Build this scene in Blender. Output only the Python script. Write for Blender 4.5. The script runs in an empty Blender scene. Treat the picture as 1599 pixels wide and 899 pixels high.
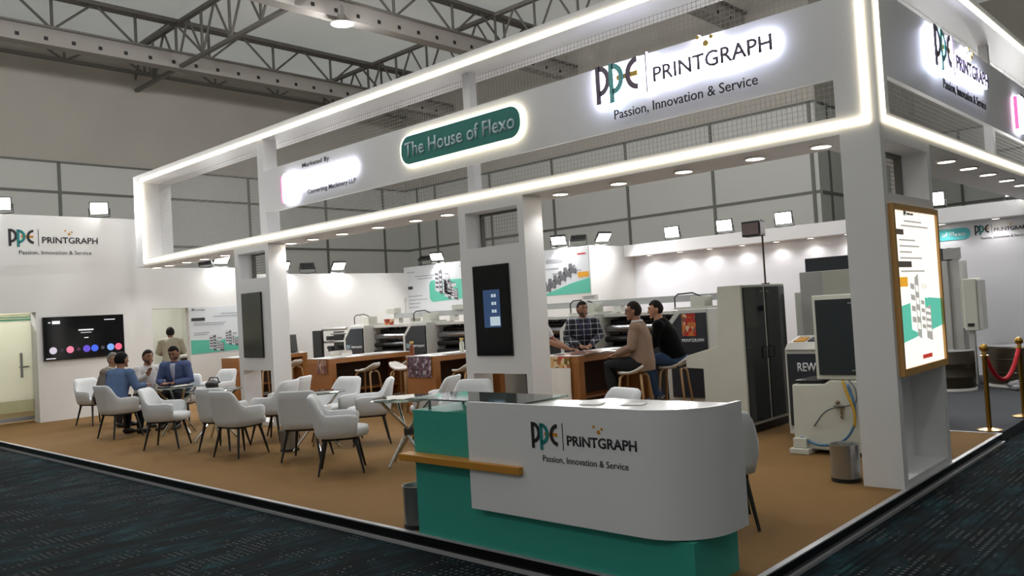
import bpy, bmesh, math, random
from mathutils import Vector, Matrix
random.seed(7)
PI = math.pi
C = bpy.context.scene.collection
scene = bpy.context.scene

# ------------------------------------------------------------------ camera
F_PX, W_PX = 1281.0, 1599.0
roll, pitch, yaw = math.radians(3.35), math.atan(35.7 / 1281), math.atan(1200.5 / 1281)
fh = Vector((-math.sin(yaw), math.cos(yaw), 0)); rh = Vector((math.cos(yaw), math.sin(yaw), 0)); zu = Vector((0, 0, 1))
fwd = math.cos(pitch) * fh + math.sin(pitch) * zu
upv = -math.sin(pitch) * fh + math.cos(pitch) * zu
cr, sr = math.cos(roll), math.sin(roll)
cx_ = cr * rh - sr * upv
cy_ = sr * rh + cr * upv
cam_data = bpy.data.cameras.new('camera'); cam = bpy.data.objects.new('camera', cam_data); C.objects.link(cam)
cam.matrix_world = Matrix(((cx_.x, cy_.x, -fwd.x, 0), (cx_.y, cy_.y, -fwd.y, 0), (cx_.z, cy_.z, -fwd.z, 1.6), (0, 0, 0, 1)))
cam_data.sensor_width = 36.0; cam_data.lens = 36.0 * F_PX / W_PX; cam_data.clip_end = 200; cam_data.clip_start = 0.05
scene.camera = cam

# ------------------------------------------------------------------ world, exposure
world = bpy.data.worlds.new('hall_ambience'); scene.world = world; world.use_nodes = True
bg = world.node_tree.nodes['Background']
bg.inputs[0].default_value = (0.80, 0.91, 1.0, 1); bg.inputs[1].default_value = 1.05
scene.view_settings.view_transform = 'Standard'; scene.view_settings.look = 'None'
scene.view_settings.exposure = 0.0; scene.view_settings.gamma = 1.0; scene.view_settings.use_curve_mapping = False
FLOOD_W, DOWN_W, BAY_W, WALL_W = 44.0, 4.5, 230.0, 2.6
LED_E, HALO_E = 4.0, 22.0

# ------------------------------------------------------------------ materials
def lin(c):
    return tuple(((v / 255) / 12.92 if v / 255 <= 0.04045 else ((v / 255 + 0.055) / 1.055) ** 2.4) for v in c)
MATS = {}
def mat(name, rgb, rough=0.6, metal=0.0, emit=None, es=0.0, var=0.06, scale=6.0, alpha=1.0, trans=0.0, spec=0.5, coat=0.0):
    if name in MATS: return MATS[name]
    m = bpy.data.materials.new(name); m.use_nodes = True
    nt = m.node_tree; b = nt.nodes['Principled BSDF']
    col = lin(rgb)
    b.inputs['Roughness'].default_value = rough; b.inputs['Metallic'].default_value = metal
    b.inputs['Specular IOR Level'].default_value = spec
    if coat: b.inputs['Coat Weight'].default_value = coat; b.inputs['Coat Roughness'].default_value = 0.06
    if var > 0:
        tc = nt.nodes.new('ShaderNodeTexCoord'); nz = nt.nodes.new('ShaderNodeTexNoise'); nz.inputs['Scale'].default_value = scale; nz.inputs['Detail'].default_value = 3
        nt.links.new(tc.outputs['Object'], nz.inputs['Vector'])
        mx = nt.nodes.new('ShaderNodeMix'); mx.data_type = 'RGBA'
        mx.inputs[6].default_value = tuple(max(0, c * (1 - var)) for c in col) + (1,)
        mx.inputs[7].default_value = tuple(min(1, c * (1 + var)) for c in col) + (1,)
        nt.links.new(nz.outputs[0], mx.inputs[0]); nt.links.new(mx.outputs[2], b.inputs['Base Color'])
    else:
        b.inputs['Base Color'].default_value = col + (1,)
    if emit is not None:
        b.inputs['Emission Color'].default_value = lin(emit) + (1,); b.inputs['Emission Strength'].default_value = es
    if trans: b.inputs['Transmission Weight'].default_value = trans; b.inputs['IOR'].default_value = 1.45
    if alpha < 1: b.inputs['Alpha'].default_value = alpha
    MATS[name] = m; return m
def nodes_of(m):
    nt = m.node_tree; return nt, nt.nodes['Principled BSDF'], nt.nodes, nt.links

M_white = mat('white_panel', (232, 231, 232), 0.45, var=0.015, scale=1.5)
M_wall = mat('white_booth_wall', (232, 231, 229), 0.6, var=0.02, scale=0.8)
M_hallpan = mat('pale_hall_panel', (206, 206, 200), 0.7, var=0.03, scale=0.5)
M_drape = mat('grey_drape', (186, 180, 170), 0.9, var=0.10, scale=0.7)
M_ceil = mat('tent_ceiling', (190, 184, 176), 0.9, var=0.06, scale=0.4)
def fabric(name, rgb, tr):
    m = bpy.data.materials.new(name); m.use_nodes = True; nt = m.node_tree; N = nt.nodes; L = nt.links
    N.remove(N['Principled BSDF']); out = N['Material Output']
    tc = N.new('ShaderNodeTexCoord'); nz = N.new('ShaderNodeTexNoise'); nz.inputs['Scale'].default_value = 0.35; nz.inputs['Detail'].default_value = 4; L.new(tc.outputs['Object'], nz.inputs['Vector'])
    mx = N.new('ShaderNodeMix'); mx.data_type = 'RGBA'; c = lin(rgb); mx.inputs[6].default_value = tuple(v * 0.86 for v in c) + (1,); mx.inputs[7].default_value = tuple(min(1, v * 1.1) for v in c) + (1,); L.new(nz.outputs[0], mx.inputs[0])
    d = N.new('ShaderNodeBsdfDiffuse'); t = N.new('ShaderNodeBsdfTranslucent'); L.new(mx.outputs[2], d.inputs[0]); L.new(mx.outputs[2], t.inputs[0])
    m1 = N.new('ShaderNodeMixShader'); m1.inputs[0].default_value = tr; L.new(d.outputs[0], m1.inputs[1]); L.new(t.outputs[0], m1.inputs[2]); L.new(m1.outputs[0], out.inputs[0]); MATS[name] = m; return m
M_tent = fabric('tent_fabric', (206, 198, 186), 0.4)
M_truss = mat('truss_grey', (118, 114, 108), 0.55, 0.3, var=0.12, scale=3)
M_beam = mat('beam_grey', (158, 152, 146), 0.6, 0.1, var=0.08, scale=2)
M_dark = mat('dark_grey', (46, 47, 48), 0.5)
M_black = mat('black', (18, 18, 19), 0.45)
M_seam = mat('seam_grey', (112, 112, 106), 0.6)
M_led = mat('warm_led', (255, 250, 235), 0.5, emit=(255, 244, 214), es=LED_E, var=0)
M_halo = mat('halo_led', (255, 255, 255), 0.5, emit=(222, 228, 255), es=HALO_E, var=0)
M_halow = mat('warm_halo_led', (255, 255, 255), 0.5, emit=(255, 246, 214), es=4.0, var=0)
M_flood = mat('flood_glass', (255, 255, 255), 0.4, emit=(255, 252, 244), es=14, var=0)
M_lampdisc = mat('downlight_glass', (255, 250, 240), 0.4, emit=(255, 243, 220), es=9, var=0)
M_teal = mat('teal_laminate', (58, 162, 146), 0.45, var=0.03)
M_tealdark = mat('teal_sign', (46, 128, 120), 0.5, var=0.03)
M_gold = mat('gold_laminate', (190, 132, 46), 0.4, var=0.08, scale=8)
M_brass = mat('brass', (178, 140, 66), 0.28, 0.9, var=0.06)
M_steel = mat('brushed_steel', (168, 168, 166), 0.32, 0.85, var=0.08, scale=20)
M_chrome = mat('chrome', (205, 205, 205), 0.12, 1.0, var=0.03)
M_chair = mat('chair_fabric', (214, 216, 218), 0.8, var=0.03, scale=30)
M_leg = mat('black_leg', (24, 24, 25), 0.35)
M_plastic = mat('white_plastic', (222, 218, 212), 0.45, var=0.03)
M_mach = mat('machine_white', (214, 214, 208), 0.45, var=0.03, scale=2)
M_cream = mat('cream_casting', (200, 201, 190), 0.5, var=0.06, scale=3)
M_charcoal = mat('charcoal_door', (44, 49, 57), 0.32, var=0.06, coat=0.3)
M_blackglass = mat('smoked_glass', (28, 32, 36), 0.08, var=0.05, spec=0.6)
M_roller = mat('roller_steel', (170, 170, 176), 0.2, 1.0, var=0.05)
M_txtdark = mat('text_dark', (38, 36, 42), 0.6, var=0)
M_txtgrey = mat('text_grey', (126, 126, 130), 0.6, var=0)
M_txtwhite = mat('text_white', (226, 230, 236), 0.5, var=0)
M_logop = mat('logo_dark', (40, 34, 40), 0.5, var=0)
M_logot = mat('logo_teal', (26, 128, 128), 0.5, var=0)
M_logoo = mat('logo_orange', (206, 140, 30), 0.5, var=0)
M_logglare = mat('glare_washed_letter', (120, 108, 124), 0.5, var=0)  # sign letter colours lightened, with the glare of the halo painted in
M_logtglare = mat('glare_washed_teal', (120, 200, 200), 0.5, var=0)
M_logoglare = mat('glare_washed_orange', (230, 190, 90), 0.5, var=0)
M_paper = mat('paper', (236, 234, 228), 0.7, var=0.03)
M_poster = mat('poster_white', (218, 222, 226), 0.6, var=0.02)
M_postteal = mat('poster_teal', (92, 190, 166), 0.6, var=0.03)
M_red = mat('red_velvet', (196, 28, 44), 0.8, var=0.1)
M_orange = mat('poster_orange', (226, 160, 40), 0.6, var=0.03)

# carpet of the hall: dark teal with short woven dashes
def carpet():
    m = mat('hall_carpet', (20, 36, 42), 0.95, var=0.0, spec=0.1); nt, b, N, L = nodes_of(m)
    tc = N.new('ShaderNodeTexCoord')
    mp = N.new('ShaderNodeMapping'); mp.inputs['Scale'].default_value = (3.2, 1.4, 1); L.new(tc.outputs['Object'], mp.inputs['Vector'])
    n1 = N.new('ShaderNodeTexNoise'); n1.inputs['Scale'].default_value = 1.6; n1.inputs['Detail'].default_value = 5; n1.inputs['Roughness'].default_value = 0.65
    L.new(mp.outputs[0], n1.inputs['Vector'])
    rp = N.new('ShaderNodeValToRGB'); e = rp.color_ramp.elements
    e[0].position = 0.34; e[0].color = lin((26, 24, 26)) + (1,); e[1].position = 0.72; e[1].color = lin((40, 76, 80)) + (1,)
    k = e.new(0.48); k.color = lin((20, 30, 34)) + (1,); k = e.new(0.60); k.color = lin((26, 48, 54)) + (1,)
    L.new(n1.outputs[0], rp.inputs[0])
    sx = N.new('ShaderNodeSeparateXYZ'); L.new(tc.outputs['Object'], sx.inputs[0])
    def math_(op, a, bb=None):
        q = N.new('ShaderNodeMath'); q.operation = op
        for i, v in enumerate((a, bb)):
            if v is None: continue
            if isinstance(v, (int, float)): q.inputs[i].default_value = v
            else: L.new(v, q.inputs[i])
        return q.outputs[0]
    gx = math_('MULTIPLY', sx.outputs[0], 1 / 0.05); gy = math_('MULTIPLY', sx.outputs[1], 1 / 0.05)
    fx = math_('FRACT', gx); fy = math_('FRACT', gy)
    # dark rows running along Y, broken up by cells
    row = math_('LESS_THAN', fx, 0.45)
    cellv = N.new('ShaderNodeCombineXYZ'); L.new(math_('FLOOR', gx), cellv.inputs[0]); L.new(math_('FLOOR', math_('MULTIPLY', sx.outputs[1], 2.2)), cellv.inputs[1])
    wn = N.new('ShaderNodeTexWhiteNoise'); wn.noise_dimensions = '2D'; L.new(cellv.outputs[0], wn.inputs['Vector'])
    rowon = math_('MULTIPLY', row, math_('GREATER_THAN', wn.outputs[0], 0.45))
    mx = N.new('ShaderNodeMix'); mx.data_type = 'RGBA'; L.new(math_('MULTIPLY', rowon, 0.8), mx.inputs[0]); L.new(rp.outputs[0], mx.inputs[6]); mx.inputs[7].default_value = lin((10, 13, 17)) + (1,)
    # pale dots in patches
    n2 = N.new('ShaderNodeTexNoise'); n2.inputs['Scale'].default_value = 2.2; n2.inputs['Detail'].default_value = 4; n2.inputs['Roughness'].default_value = 0.7; mp2 = N.new('ShaderNodeMapping'); mp2.inputs['Scale'].default_value = (1.6, 0.8, 1); L.new(tc.outputs['Object'], mp2.inputs[0]); L.new(mp2.outputs[0], n2.inputs['Vector'])
    dot = math_('MULTIPLY', math_('GREATER_THAN', fx, 0.55), math_('GREATER_THAN', fy, 0.5))
    doton = math_('MULTIPLY', dot, math_('GREATER_THAN', n2.outputs[0], 0.555))
    mx2 = N.new('ShaderNodeMix'); mx2.data_type = 'RGBA'; L.new(math_('MULTIPLY', doton, 0.7), mx2.inputs[0]); L.new(mx.outputs[2], mx2.inputs[6]); mx2.inputs[7].default_value = lin((88, 96, 96)) + (1,)
    gap = math_('MULTIPLY', math_('SUBTRACT', 1.0, dot), math_('GREATER_THAN', n2.outputs[0], 0.555))
    mx3 = N.new('ShaderNodeMix'); mx3.data_type = 'RGBA'; L.new(math_('MULTIPLY', gap, 0.6), mx3.inputs[0]); L.new(mx2.outputs[2], mx3.inputs[6]); mx3.inputs[7].default_value = lin((13, 16, 19)) + (1,)
    L.new(mx3.outputs[2], b.inputs['Base Color']); return m
M_carpet = carpet()
M_brown = mat('tan_carpet', (126, 97, 60), 0.9, var=0.10, scale=1.2, spec=0.15)
M_greyc = mat('charcoal_carpet', (74, 76, 80), 0.95, var=0.08, scale=2, spec=0.1)
M_mirror = mat('black_mirror_edge', (40, 40, 42), 0.12, 0.6, var=0.05)
M_alu = mat('aluminium_edge', (176, 176, 178), 0.45, 0.3, var=0.05)

def wood(name, a, b2, sc=(1, 14, 14)):
    m = mat(name, a, 0.5, var=0); nt, b, N, L = nodes_of(m)
    tc = N.new('ShaderNodeTexCoord'); mp = N.new('ShaderNodeMapping'); mp.inputs['Scale'].default_value = (sc[0], sc[1], sc[2]); L.new(tc.outputs['Object'], mp.inputs[0])
    nz = N.new('ShaderNodeTexNoise'); nz.inputs['Scale'].default_value = 2.5; nz.inputs['Detail'].default_value = 5; L.new(mp.outputs[0], nz.inputs['Vector'])
    mx = N.new('ShaderNodeMix'); mx.data_type = 'RGBA'; mx.inputs[6].default_value = lin(a) + (1,); mx.inputs[7].default_value = lin(b2) + (1,)
    L.new(nz.outputs[0], mx.inputs[0]); L.new(mx.outputs[2], b.inputs['Base Color']); return m
M_wood = wood('bar_wood', (170, 112, 58), (134, 82, 38), (14, 14, 1))
M_woodtop = wood('bar_wood_top', (176, 118, 62), (150, 96, 48), (14, 1, 14))
M_stoolwood = wood('stool_oak', (196, 160, 116), (164, 126, 84), (10, 10, 1))

def film(name, cols, sc=9):
    m = mat(name, cols[0], 0.25, var=0); nt, b, N, L = nodes_of(m)
    tc = N.new('ShaderNodeTexCoord'); v = N.new('ShaderNodeTexVoronoi'); v.inputs['Scale'].default_value = sc; L.new(tc.outputs['Object'], v.inputs['Vector'])
    sp = N.new('ShaderNodeSeparateColor'); L.new(v.outputs['Color'], sp.inputs[0])
    rp = N.new('ShaderNodeValToRGB'); rp.color_ramp.interpolation = 'CONSTANT'; e = rp.color_ramp.elements
    e[0].color = lin(cols[0]) + (1,); e[1].position = 1 / len(cols); e[1].color = lin(cols[1]) + (1,)
    for i, c in enumerate(cols[2:]): k = e.new((i + 2) / len(cols)); k.color = lin(c) + (1,)
    L.new(sp.outputs[0], rp.inputs[0]); L.new(rp.outputs[0], b.inputs['Base Color']); return m
M_film1 = film('printed_film_brown', [(120, 70, 56), (150, 110, 90), (96, 60, 60), (180, 150, 130)], 14)
M_film2 = film('printed_film_purple', [(84, 66, 74), (120, 96, 112), (64, 50, 56), (170, 160, 170), (96, 60, 72)], 22)
M_film3 = film('printed_film_fruit', [(214, 170, 110), (170, 110, 60), (226, 200, 160), (120, 100, 40), (190, 80, 60)], 18)
M_film4 = film('printed_film_red', [(190, 50, 40), (210, 120, 60), (150, 90, 80), (230, 200, 160)], 16)
M_roll = mat('film_roll_dark', (50, 42, 30), 0.3, var=0.4, scale=4)
def plaid():
    m = mat('plaid_shirt', (28, 30, 42), 0.8, var=0); nt, b, N, L = nodes_of(m)
    tc = N.new('ShaderNodeTexCoord'); sx = N.new('ShaderNodeSeparateXYZ'); L.new(tc.outputs['Object'], sx.inputs[0])
    outs = []
    for ax, sc, wd in ((0, 9.0, 0.10), (2, 12.0, 0.17)):
        a = N.new('ShaderNodeMath'); a.operation = 'MULTIPLY'; a.inputs[1].default_value = sc; L.new(sx.outputs[ax], a.inputs[0])
        f = N.new('ShaderNodeMath'); f.operation = 'FRACT'; L.new(a.outputs[0], f.inputs[0])
        g = N.new('ShaderNodeMath'); g.operation = 'LESS_THAN'; g.inputs[1].default_value = wd; L.new(f.outputs[0], g.inputs[0]); outs.append(g)
    s = N.new('ShaderNodeMath'); s.operation = 'ADD'; L.new(outs[0].outputs[0], s.inputs[0]); L.new(outs[1].outputs[0], s.inputs[1])
    h = N.new('ShaderNodeMath'); h.operation = 'MULTIPLY'; h.inputs[1].default_value = 0.42; L.new(s.outputs[0], h.inputs[0])
    mx = N.new('ShaderNodeMix'); mx.data_type = 'RGBA'; mx.inputs[6].default_value = lin((26, 28, 40)) + (1,); mx.inputs[7].default_value = lin((210, 214, 222)) + (1,)
    L.new(h.outputs[0], mx.inputs[0]); L.new(mx.outputs[2], b.inputs['Base Color']); return m
M_plaid = plaid()

# clear glass that lets lamps shine through: mostly see-through with a glossy face
def clear_glass(name, tint, ior=1.45, body=0.12):
    m = bpy.data.materials.new(name); m.use_nodes = True; nt = m.node_tree; N = nt.nodes; L = nt.links
    N.remove(N['Principled BSDF']); out = N['Material Output']
    t = N.new('ShaderNodeBsdfTransparent'); t.inputs[0].default_value = lin(tint) + (1,)
    g = N.new('ShaderNodeBsdfGlossy'); g.inputs['Roughness'].default_value = 0.04
    d = N.new('ShaderNodeBsdfDiffuse'); d.inputs[0].default_value = lin(tint) + (1,)
    fr = N.new('ShaderNodeFresnel'); fr.inputs[0].default_value = ior
    m1 = N.new('ShaderNodeMixShader'); m1.inputs[0].default_value = body; L.new(t.outputs[0], m1.inputs[1]); L.new(d.outputs[0], m1.inputs[2])
    m2 = N.new('ShaderNodeMixShader'); L.new(fr.outputs[0], m2.inputs[0]); L.new(m1.outputs[0], m2.inputs[1]); L.new(g.outputs[0], m2.inputs[2])
    L.new(m2.outputs[0], out.inputs[0]); MATS[name] = m; return m
M_glass = clear_glass('table_glass', (214, 232, 224), 1.5, 0.10)
M_frost = fabric('frosted_glass', (238, 238, 226), 0.5)
M_clear = clear_glass('door_clear_glass', (214, 214, 196), 1.4, 0.25)
M_wrap = clear_glass('clear_wrap', (236, 236, 240), 1.5, 0.45)

# ------------------------------------------------------------------ mesh helpers
class MB:
    def __init__(s): s.bm = bmesh.new(); s.mi = 0
    def face(s, vs):
        try:
            f = s.bm.faces.new(vs); f.material_index = s.mi; return f
        except ValueError: return None
    def v(s, *p): return s.bm.verts.new(p)
    def box(s, x0, x1, y0, y1, z0, z1, M=None):
        c = [Vector((x, y, z)) for z in (z0, z1) for y in (y0, y1) for x in (x0, x1)]
        if M is not None: c = [M @ q for q in c]
        v = [s.bm.verts.new(q) for q in c]
        for q in ((0, 2, 3, 1), (4, 5, 7, 6), (0, 1, 5, 4), (2, 6, 7, 3), (0, 4, 6, 2), (1, 3, 7, 5)): s.face([v[i] for i in q])
        return s
    def prism(s, pts, d, M=None):
        """pts: outline in 3D (list of Vector), d: extrusion vector"""
        d = Vector(d); a = [Vector(p) for p in pts]; b = [p + d for p in a]
        if M is not None: a = [M @ q for q in a]; b = [M @ q for q in b]
        va = [s.bm.verts.new(q) for q in a]; vb = [s.bm.verts.new(q) for q in b]; n = len(va)
        s.face(list(reversed(va))); s.face(vb)
        for i in range(n): s.face([va[i], va[(i + 1) % n], vb[(i + 1) % n], vb[i]])
        return s
    def rings(s, rings, cap=True, closed=True):
        R = [[s.bm.verts.new(p) for p in r] for r in rings]; n = len(R[0])
        for a, b in zip(R, R[1:]):
            for i in range(n if closed else n - 1):
                j = (i + 1) % n; s.face([a[i], a[j], b[j], b[i]])
        if cap and closed: s.face(list(reversed(R[0]))); s.face(R[-1])
        return R
    def tube(s, pts, radii, n=10, ref=None, cap=True):
        pts = [Vector(p) for p in pts]
        if not isinstance(radii, (list, tuple)): radii = [radii] * len(pts)
        rr = []; prev = None
        for i, p in enumerate(pts):
            t = (pts[min(i + 1, len(pts) - 1)] - pts[max(i - 1, 0)]).normalized()
            u = Vector(ref) if ref is not None else (prev if prev is not None else (Vector((1, 0, 0)) if abs(t.x) < 0.9 else Vector((0, 1, 0))))
            u = u - t * u.dot(t)
            if u.length < 1e-4: u = t.orthogonal()
            u.normalize(); w = t.cross(u); prev = u
            r = radii[i]; ra, rb = r if isinstance(r, (tuple, list)) else (r, r)
            rr.append([p + u * (ra * math.cos(2 * PI * k / n)) + w * (rb * math.sin(2 * PI * k / n)) for k in range(n)])
        s.rings(rr, cap); return s
    def cyl(s, p0, p1, r0, r1=None, n=16): return s.tube([p0, p1], [r0, r0 if r1 is None else r1], n)
    def lathe(s, prof, c=(0, 0, 0), n=24, cap=True):
        c = Vector(c)
        s.rings([[c + Vector((r * math.cos(2 * PI * k / n), r * math.sin(2 * PI * k / n), z)) for k in range(n)] for r, z in prof], cap); return s
    def ball(s, c, r, n=12, m=8, M=None):
        r = r if isinstance(r, (tuple, list)) else (r, r, r); c = Vector(c); out = []
        for j in range(m + 1):
            a = PI * j / m - PI / 2; rr = max(math.cos(a), 0.02); z = math.sin(a)
            ring = [Vector((r[0] * rr * math.cos(2 * PI * k / n), r[1] * rr * math.sin(2 * PI * k / n), r[2] * z)) for k in range(n)]
            if M is not None: ring = [M @ q for q in ring]
            out.append([c + q for q in ring])
        s.rings(out); return s
    def add_mesh(s, me, M=None):
        if M is not None: me.transform(M)
        n0 = len(s.bm.faces); s.bm.from_mesh(me); s.bm.faces.ensure_lookup_table()
        for f in s.bm.faces[n0:]: f.material_index = s.mi
        return s
    def build(s, name, mats, parent=None, loc=(0, 0, 0), smooth=False, bevel=0.0, sub=0, angle=35):
        bmesh.ops.recalc_face_normals(s.bm, faces=s.bm.faces)
        me = bpy.data.meshes.new(name); s.bm.to_mesh(me); s.bm.free()
        for m in (mats if isinstance(mats, (list, tuple)) else [mats]): me.materials.append(m)
        o = bpy.data.objects.new(name, me); C.objects.link(o); o.location = loc
        if parent is not None: o.parent = parent
        if smooth:
            me.polygons.foreach_set('use_smooth', [True] * len(me.polygons))
            if smooth != 'all':
                bm2 = bmesh.new(); bm2.from_mesh(me)
                for e in bm2.edges:
                    if len(e.link_faces) == 2 and e.calc_face_angle(0) > math.radians(angle): e.smooth = False
                bm2.to_mesh(me); bm2.free()
        if bevel:
            b = o.modifiers.new('bevel', 'BEVEL'); b.width = bevel; b.segments = 2; b.limit_method = 'ANGLE'; b.angle_limit = math.radians(40)
        if sub:
            q = o.modifiers.new('subd', 'SUBSURF'); q.levels = sub; q.render_levels = sub
        return o
def tag(o, label, cat, group=None):
    o['label'] = label; o['category'] = cat
    if group: o['group'] = group
    return o
def thing(name, label, cat, loc=(0, 0, 0), rz=0.0, group=None):
    o = bpy.data.objects.new(name, None); C.objects.link(o); o.location = loc; o.rotation_euler = (0, 0, rz); o.empty_display_size = 0.1
    return tag(o, label, cat, group)
def struct(o): o['kind'] = 'structure'; return o
def dup(root, loc, rz, label, group=None):
    def cp(o, par):
        c = o.copy(); C.objects.link(c); c.parent = par
        for ch in list(o.children): cp(ch, c)
        return c
    r = cp(root, None); r.location = loc; r.rotation_euler = (0, 0, rz); r['label'] = label
    if group: r['group'] = group
    return r
FRONT = Matrix(((1, 0, 0, 0), (0, 0, -1, 0), (0, 1, 0, 0), (0, 0, 0, 1)))      # x->X, y->Z, faces -Y
RIGHT = Matrix(((0, 0, 1, 0), (1, 0, 0, 0), (0, 1, 0, 0), (0, 0, 0, 1)))       # x->Y, y->Z, faces +X
def text_mesh(body, w, h, bold=0.0, ext=0.002, cap_h=None):
    """flat lettering fitted into w x h (bounds), lower-left at the origin"""
    cu = bpy.data.curves.new('lettering', 'FONT'); cu.body = body; cu.size = 1.0; cu.offset = bold; cu.extrude = 0.0; cu.resolution_u = 3
    ob = bpy.data.objects.new('lettering', cu); C.objects.link(ob)
    dg = bpy.context.evaluated_depsgraph_get(); me = bpy.data.meshes.new_from_object(ob.evaluated_get(dg))
    bpy.data.objects.remove(ob); bpy.data.curves.remove(cu)
    xs = [v.co.x for v in me.vertices]; ys = [v.co.y for v in me.vertices]
    x0, x1, y0, y1 = min(xs), max(xs), min(ys), max(ys)
    for v in me.vertices: v.co.x = (v.co.x - x0) / (x1 - x0) * w; v.co.y = (v.co.y - y0) / (y1 - y0) * h
    bm = bmesh.new(); bm.from_mesh(me)
    r = bmesh.ops.extrude_face_region(bm, geom=bm.faces[:])
    bmesh.ops.translate(bm, vec=(0, 0, ext), verts=[g for g in r['geom'] if isinstance(g, bmesh.types.BMVert)])
    bmesh.ops.recalc_face_normals(bm, faces=bm.faces); bm.to_mesh(me); bm.free()
    return me
def text(name, body, x, y, w, h, m, parent, plane, origin, bold=0.0, ext=0.002):
    """origin: Vector of the plane's zero; x,y in the plane"""
    mb = MB(); mb.add_mesh(text_mesh(body, w, h, bold, ext), Matrix.Translation(Vector(origin)) @ plane @ Matrix.Translation((x, y, 0)))
    return mb.build(name, m, parent)
def arc(cx, cy, rx, ry, a0, a1, n=14): return [(cx + rx * math.cos(math.radians(a0 + (a1 - a0) * i / n)), cy + ry * math.sin(math.radians(a0 + (a1 - a0) * i / n))) for i in range(n + 1)]
def logo_shapes():
    """the three letters of the mark in units of its height: dict of outline lists"""
    def band(cx, cy, ro, ri, a0, a1, ky):
        return arc(cx, cy, ro, ro * ky, a0, a1) + list(reversed(arc(cx, cy, ri, (ro * ky) - (ro - ri), a0, a1)))
    d = {}
    d['p1'] = [[(0, 0), (0.14, 0), (0.14, 1), (0, 1)], band(0.10, 0.60, 0.36, 0.22, -90, 90, 1.11)]
    d['p2'] = [[(0.43, -0.04), (0.57, -0.04), (0.57, 0.97), (0.43, 0.97)], band(0.53, 0.57, 0.36, 0.22, -90, 90, 1.11)]
    d['c'] = [band(1.34, 0.56, 0.40, 0.26, 95, 265, 1.05)]
    d['bar'] = [[(0.66, 0.50), (1.30, 0.50), (1.30, 0.63), (0.66, 0.63)]]
    return d
def poly_part(name, polys, H, m, parent, plane, origin, z0, z1, grow=0.0):
    mb = MB()
    for pl in polys:
        pts = [Vector((x * H, y * H, z0)) for x, y in pl]
        T = Matrix.Translation(Vector(origin)) @ plane
        mb.prism(pts, (0, 0, z1 - z0), T)
    return mb.build(name, m, parent)
def logo(parent, plane, origin, H, z=0.003, mats=None, tag_line=True, word=True, ext=0.004, bold=0.0):
    """company mark: letters, divider, word, three dots, tagline; origin = lower left of the mark"""
    dk, te, og, wd, tg = mats or (M_logop, M_logot, M_logoo, M_txtdark, M_txtdark)
    s = logo_shapes()
    poly_part('logo_bar', s['bar'], H, og, parent, plane, origin, z * 0.4, z + ext * 0.6)
    poly_part('logo_letter', s['p1'], H, dk, parent, plane, origin, z, z + ext)
    poly_part('logo_letter', s['p2'], H, te, parent, plane, origin, z, z + ext * 1.3)
    poly_part('logo_letter', s['c'], H, dk, parent, plane, origin, z, z + ext * 1.2)
    poly_part('logo_divider', [[(1.56, 0), (1.585, 0), (1.585, 1.02), (1.56, 1.02)]], H, wd, parent, plane, origin, z, z + ext)
    poly_part('logo_dots', [arc(3.27, 0.78, 0.075, 0.075, 0, 350, 11), arc(3.06, 0.97, 0.05, 0.05, 0, 350, 11), arc(3.42, 0.90, 0.05, 0.05, 0, 350, 11)], H, og, parent, plane, origin, z, z + ext)
    if word:
        text('logo_word', 'PRINTGRAPH', 1.77 * H, 0.20 * H, 3.13 * H, 0.38 * H, wd, parent, plane, Vector(origin) + (plane @ Vector((0, 0, z))), 0.013 + bold, ext)
    if tag_line:
        text('tagline', 'Passion, Innovation & Service', 0.52 * H, -0.52 * H, 3.98 * H, 0.28 * H, tg, parent, plane, Vector(origin) + (plane @ Vector((0, 0, z))), bold, ext * 0.5)

# ================================================================== THE HALL
mb = MB(); mb.box(-26, 14, -10, 34, -0.2, -0.1); struct(mb.build('floor', M_carpet))
mb = MB(); mb.face([mb.v(-26, -10, 10.1), mb.v(14, -10, 10.1), mb.v(14, 34, 10.1), mb.v(-26, 34, 10.1)]); struct(mb.build('ceiling', M_tent))
mb = MB(); mb.box(13.9, 14, -10, 34, -0.1, 10.1); struct(mb.build('wall_hall_right', M_hallpan)); mb = MB(); mb.box(-26, 14, -10.1, -10, -0.1, 10.1); struct(mb.build('wall_hall_front', M_hallpan))
def hall_wall(name, axis, c, a0, a1, seams):
    """axis 'X': wall in the plane X=c facing +X; 'Y': plane Y=c facing -Y"""
    mb = MB()
    def b(u0, u1, z0, z1, d0, d1):
        if axis == 'X': mb.box(c - d1, c + d0, u0, u1, z0, z1)
        else: mb.box(u0, u1, c - d0, c + d1, z0, z1)
    mb.mi = 0; b(a0, a1, -0.1, 6.35, 0, 0.15)
    mb.mi = 1; b(a0, a1, 6.35, 10.1, -0.05, 0.2)
    mb.mi = 2
    for u in seams: b(u - 0.04, u + 0.04, -0.1, 6.35, 0.03, 0)
    for z in (2.7, 4.1, 5.53): b(a0, a1, z - 0.035, z + 0.035, 0.02, 0)
    b(a0, a1, 6.33, 6.38, 0.03, 0)
    return struct(mb.build(name, [M_hallpan, M_drape, M_seam]))
hall_wall('wall_hall_left', 'X', -24.0, -10, 20.2, [2.2, 5.0, 7.9, 10.7, 13.5, 16.4, 18.9])
hall_wall('wall_hall_back', 'Y', 20.0, -24.2, -8.15, [-23.3, -22.3, -19.5, -16.7, -13.85, -11.05, -8.3])
hall_wall('wall_hall_recess', 'X', -8.16, 20.16, 28, [20.7, 22.8, 25.6])
hall_wall('wall_hall_far', 'Y', 28.0, -8.4, 14, [-7.0, -4.4, -1.8, 0.8, 3.6, 6.4])

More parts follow.
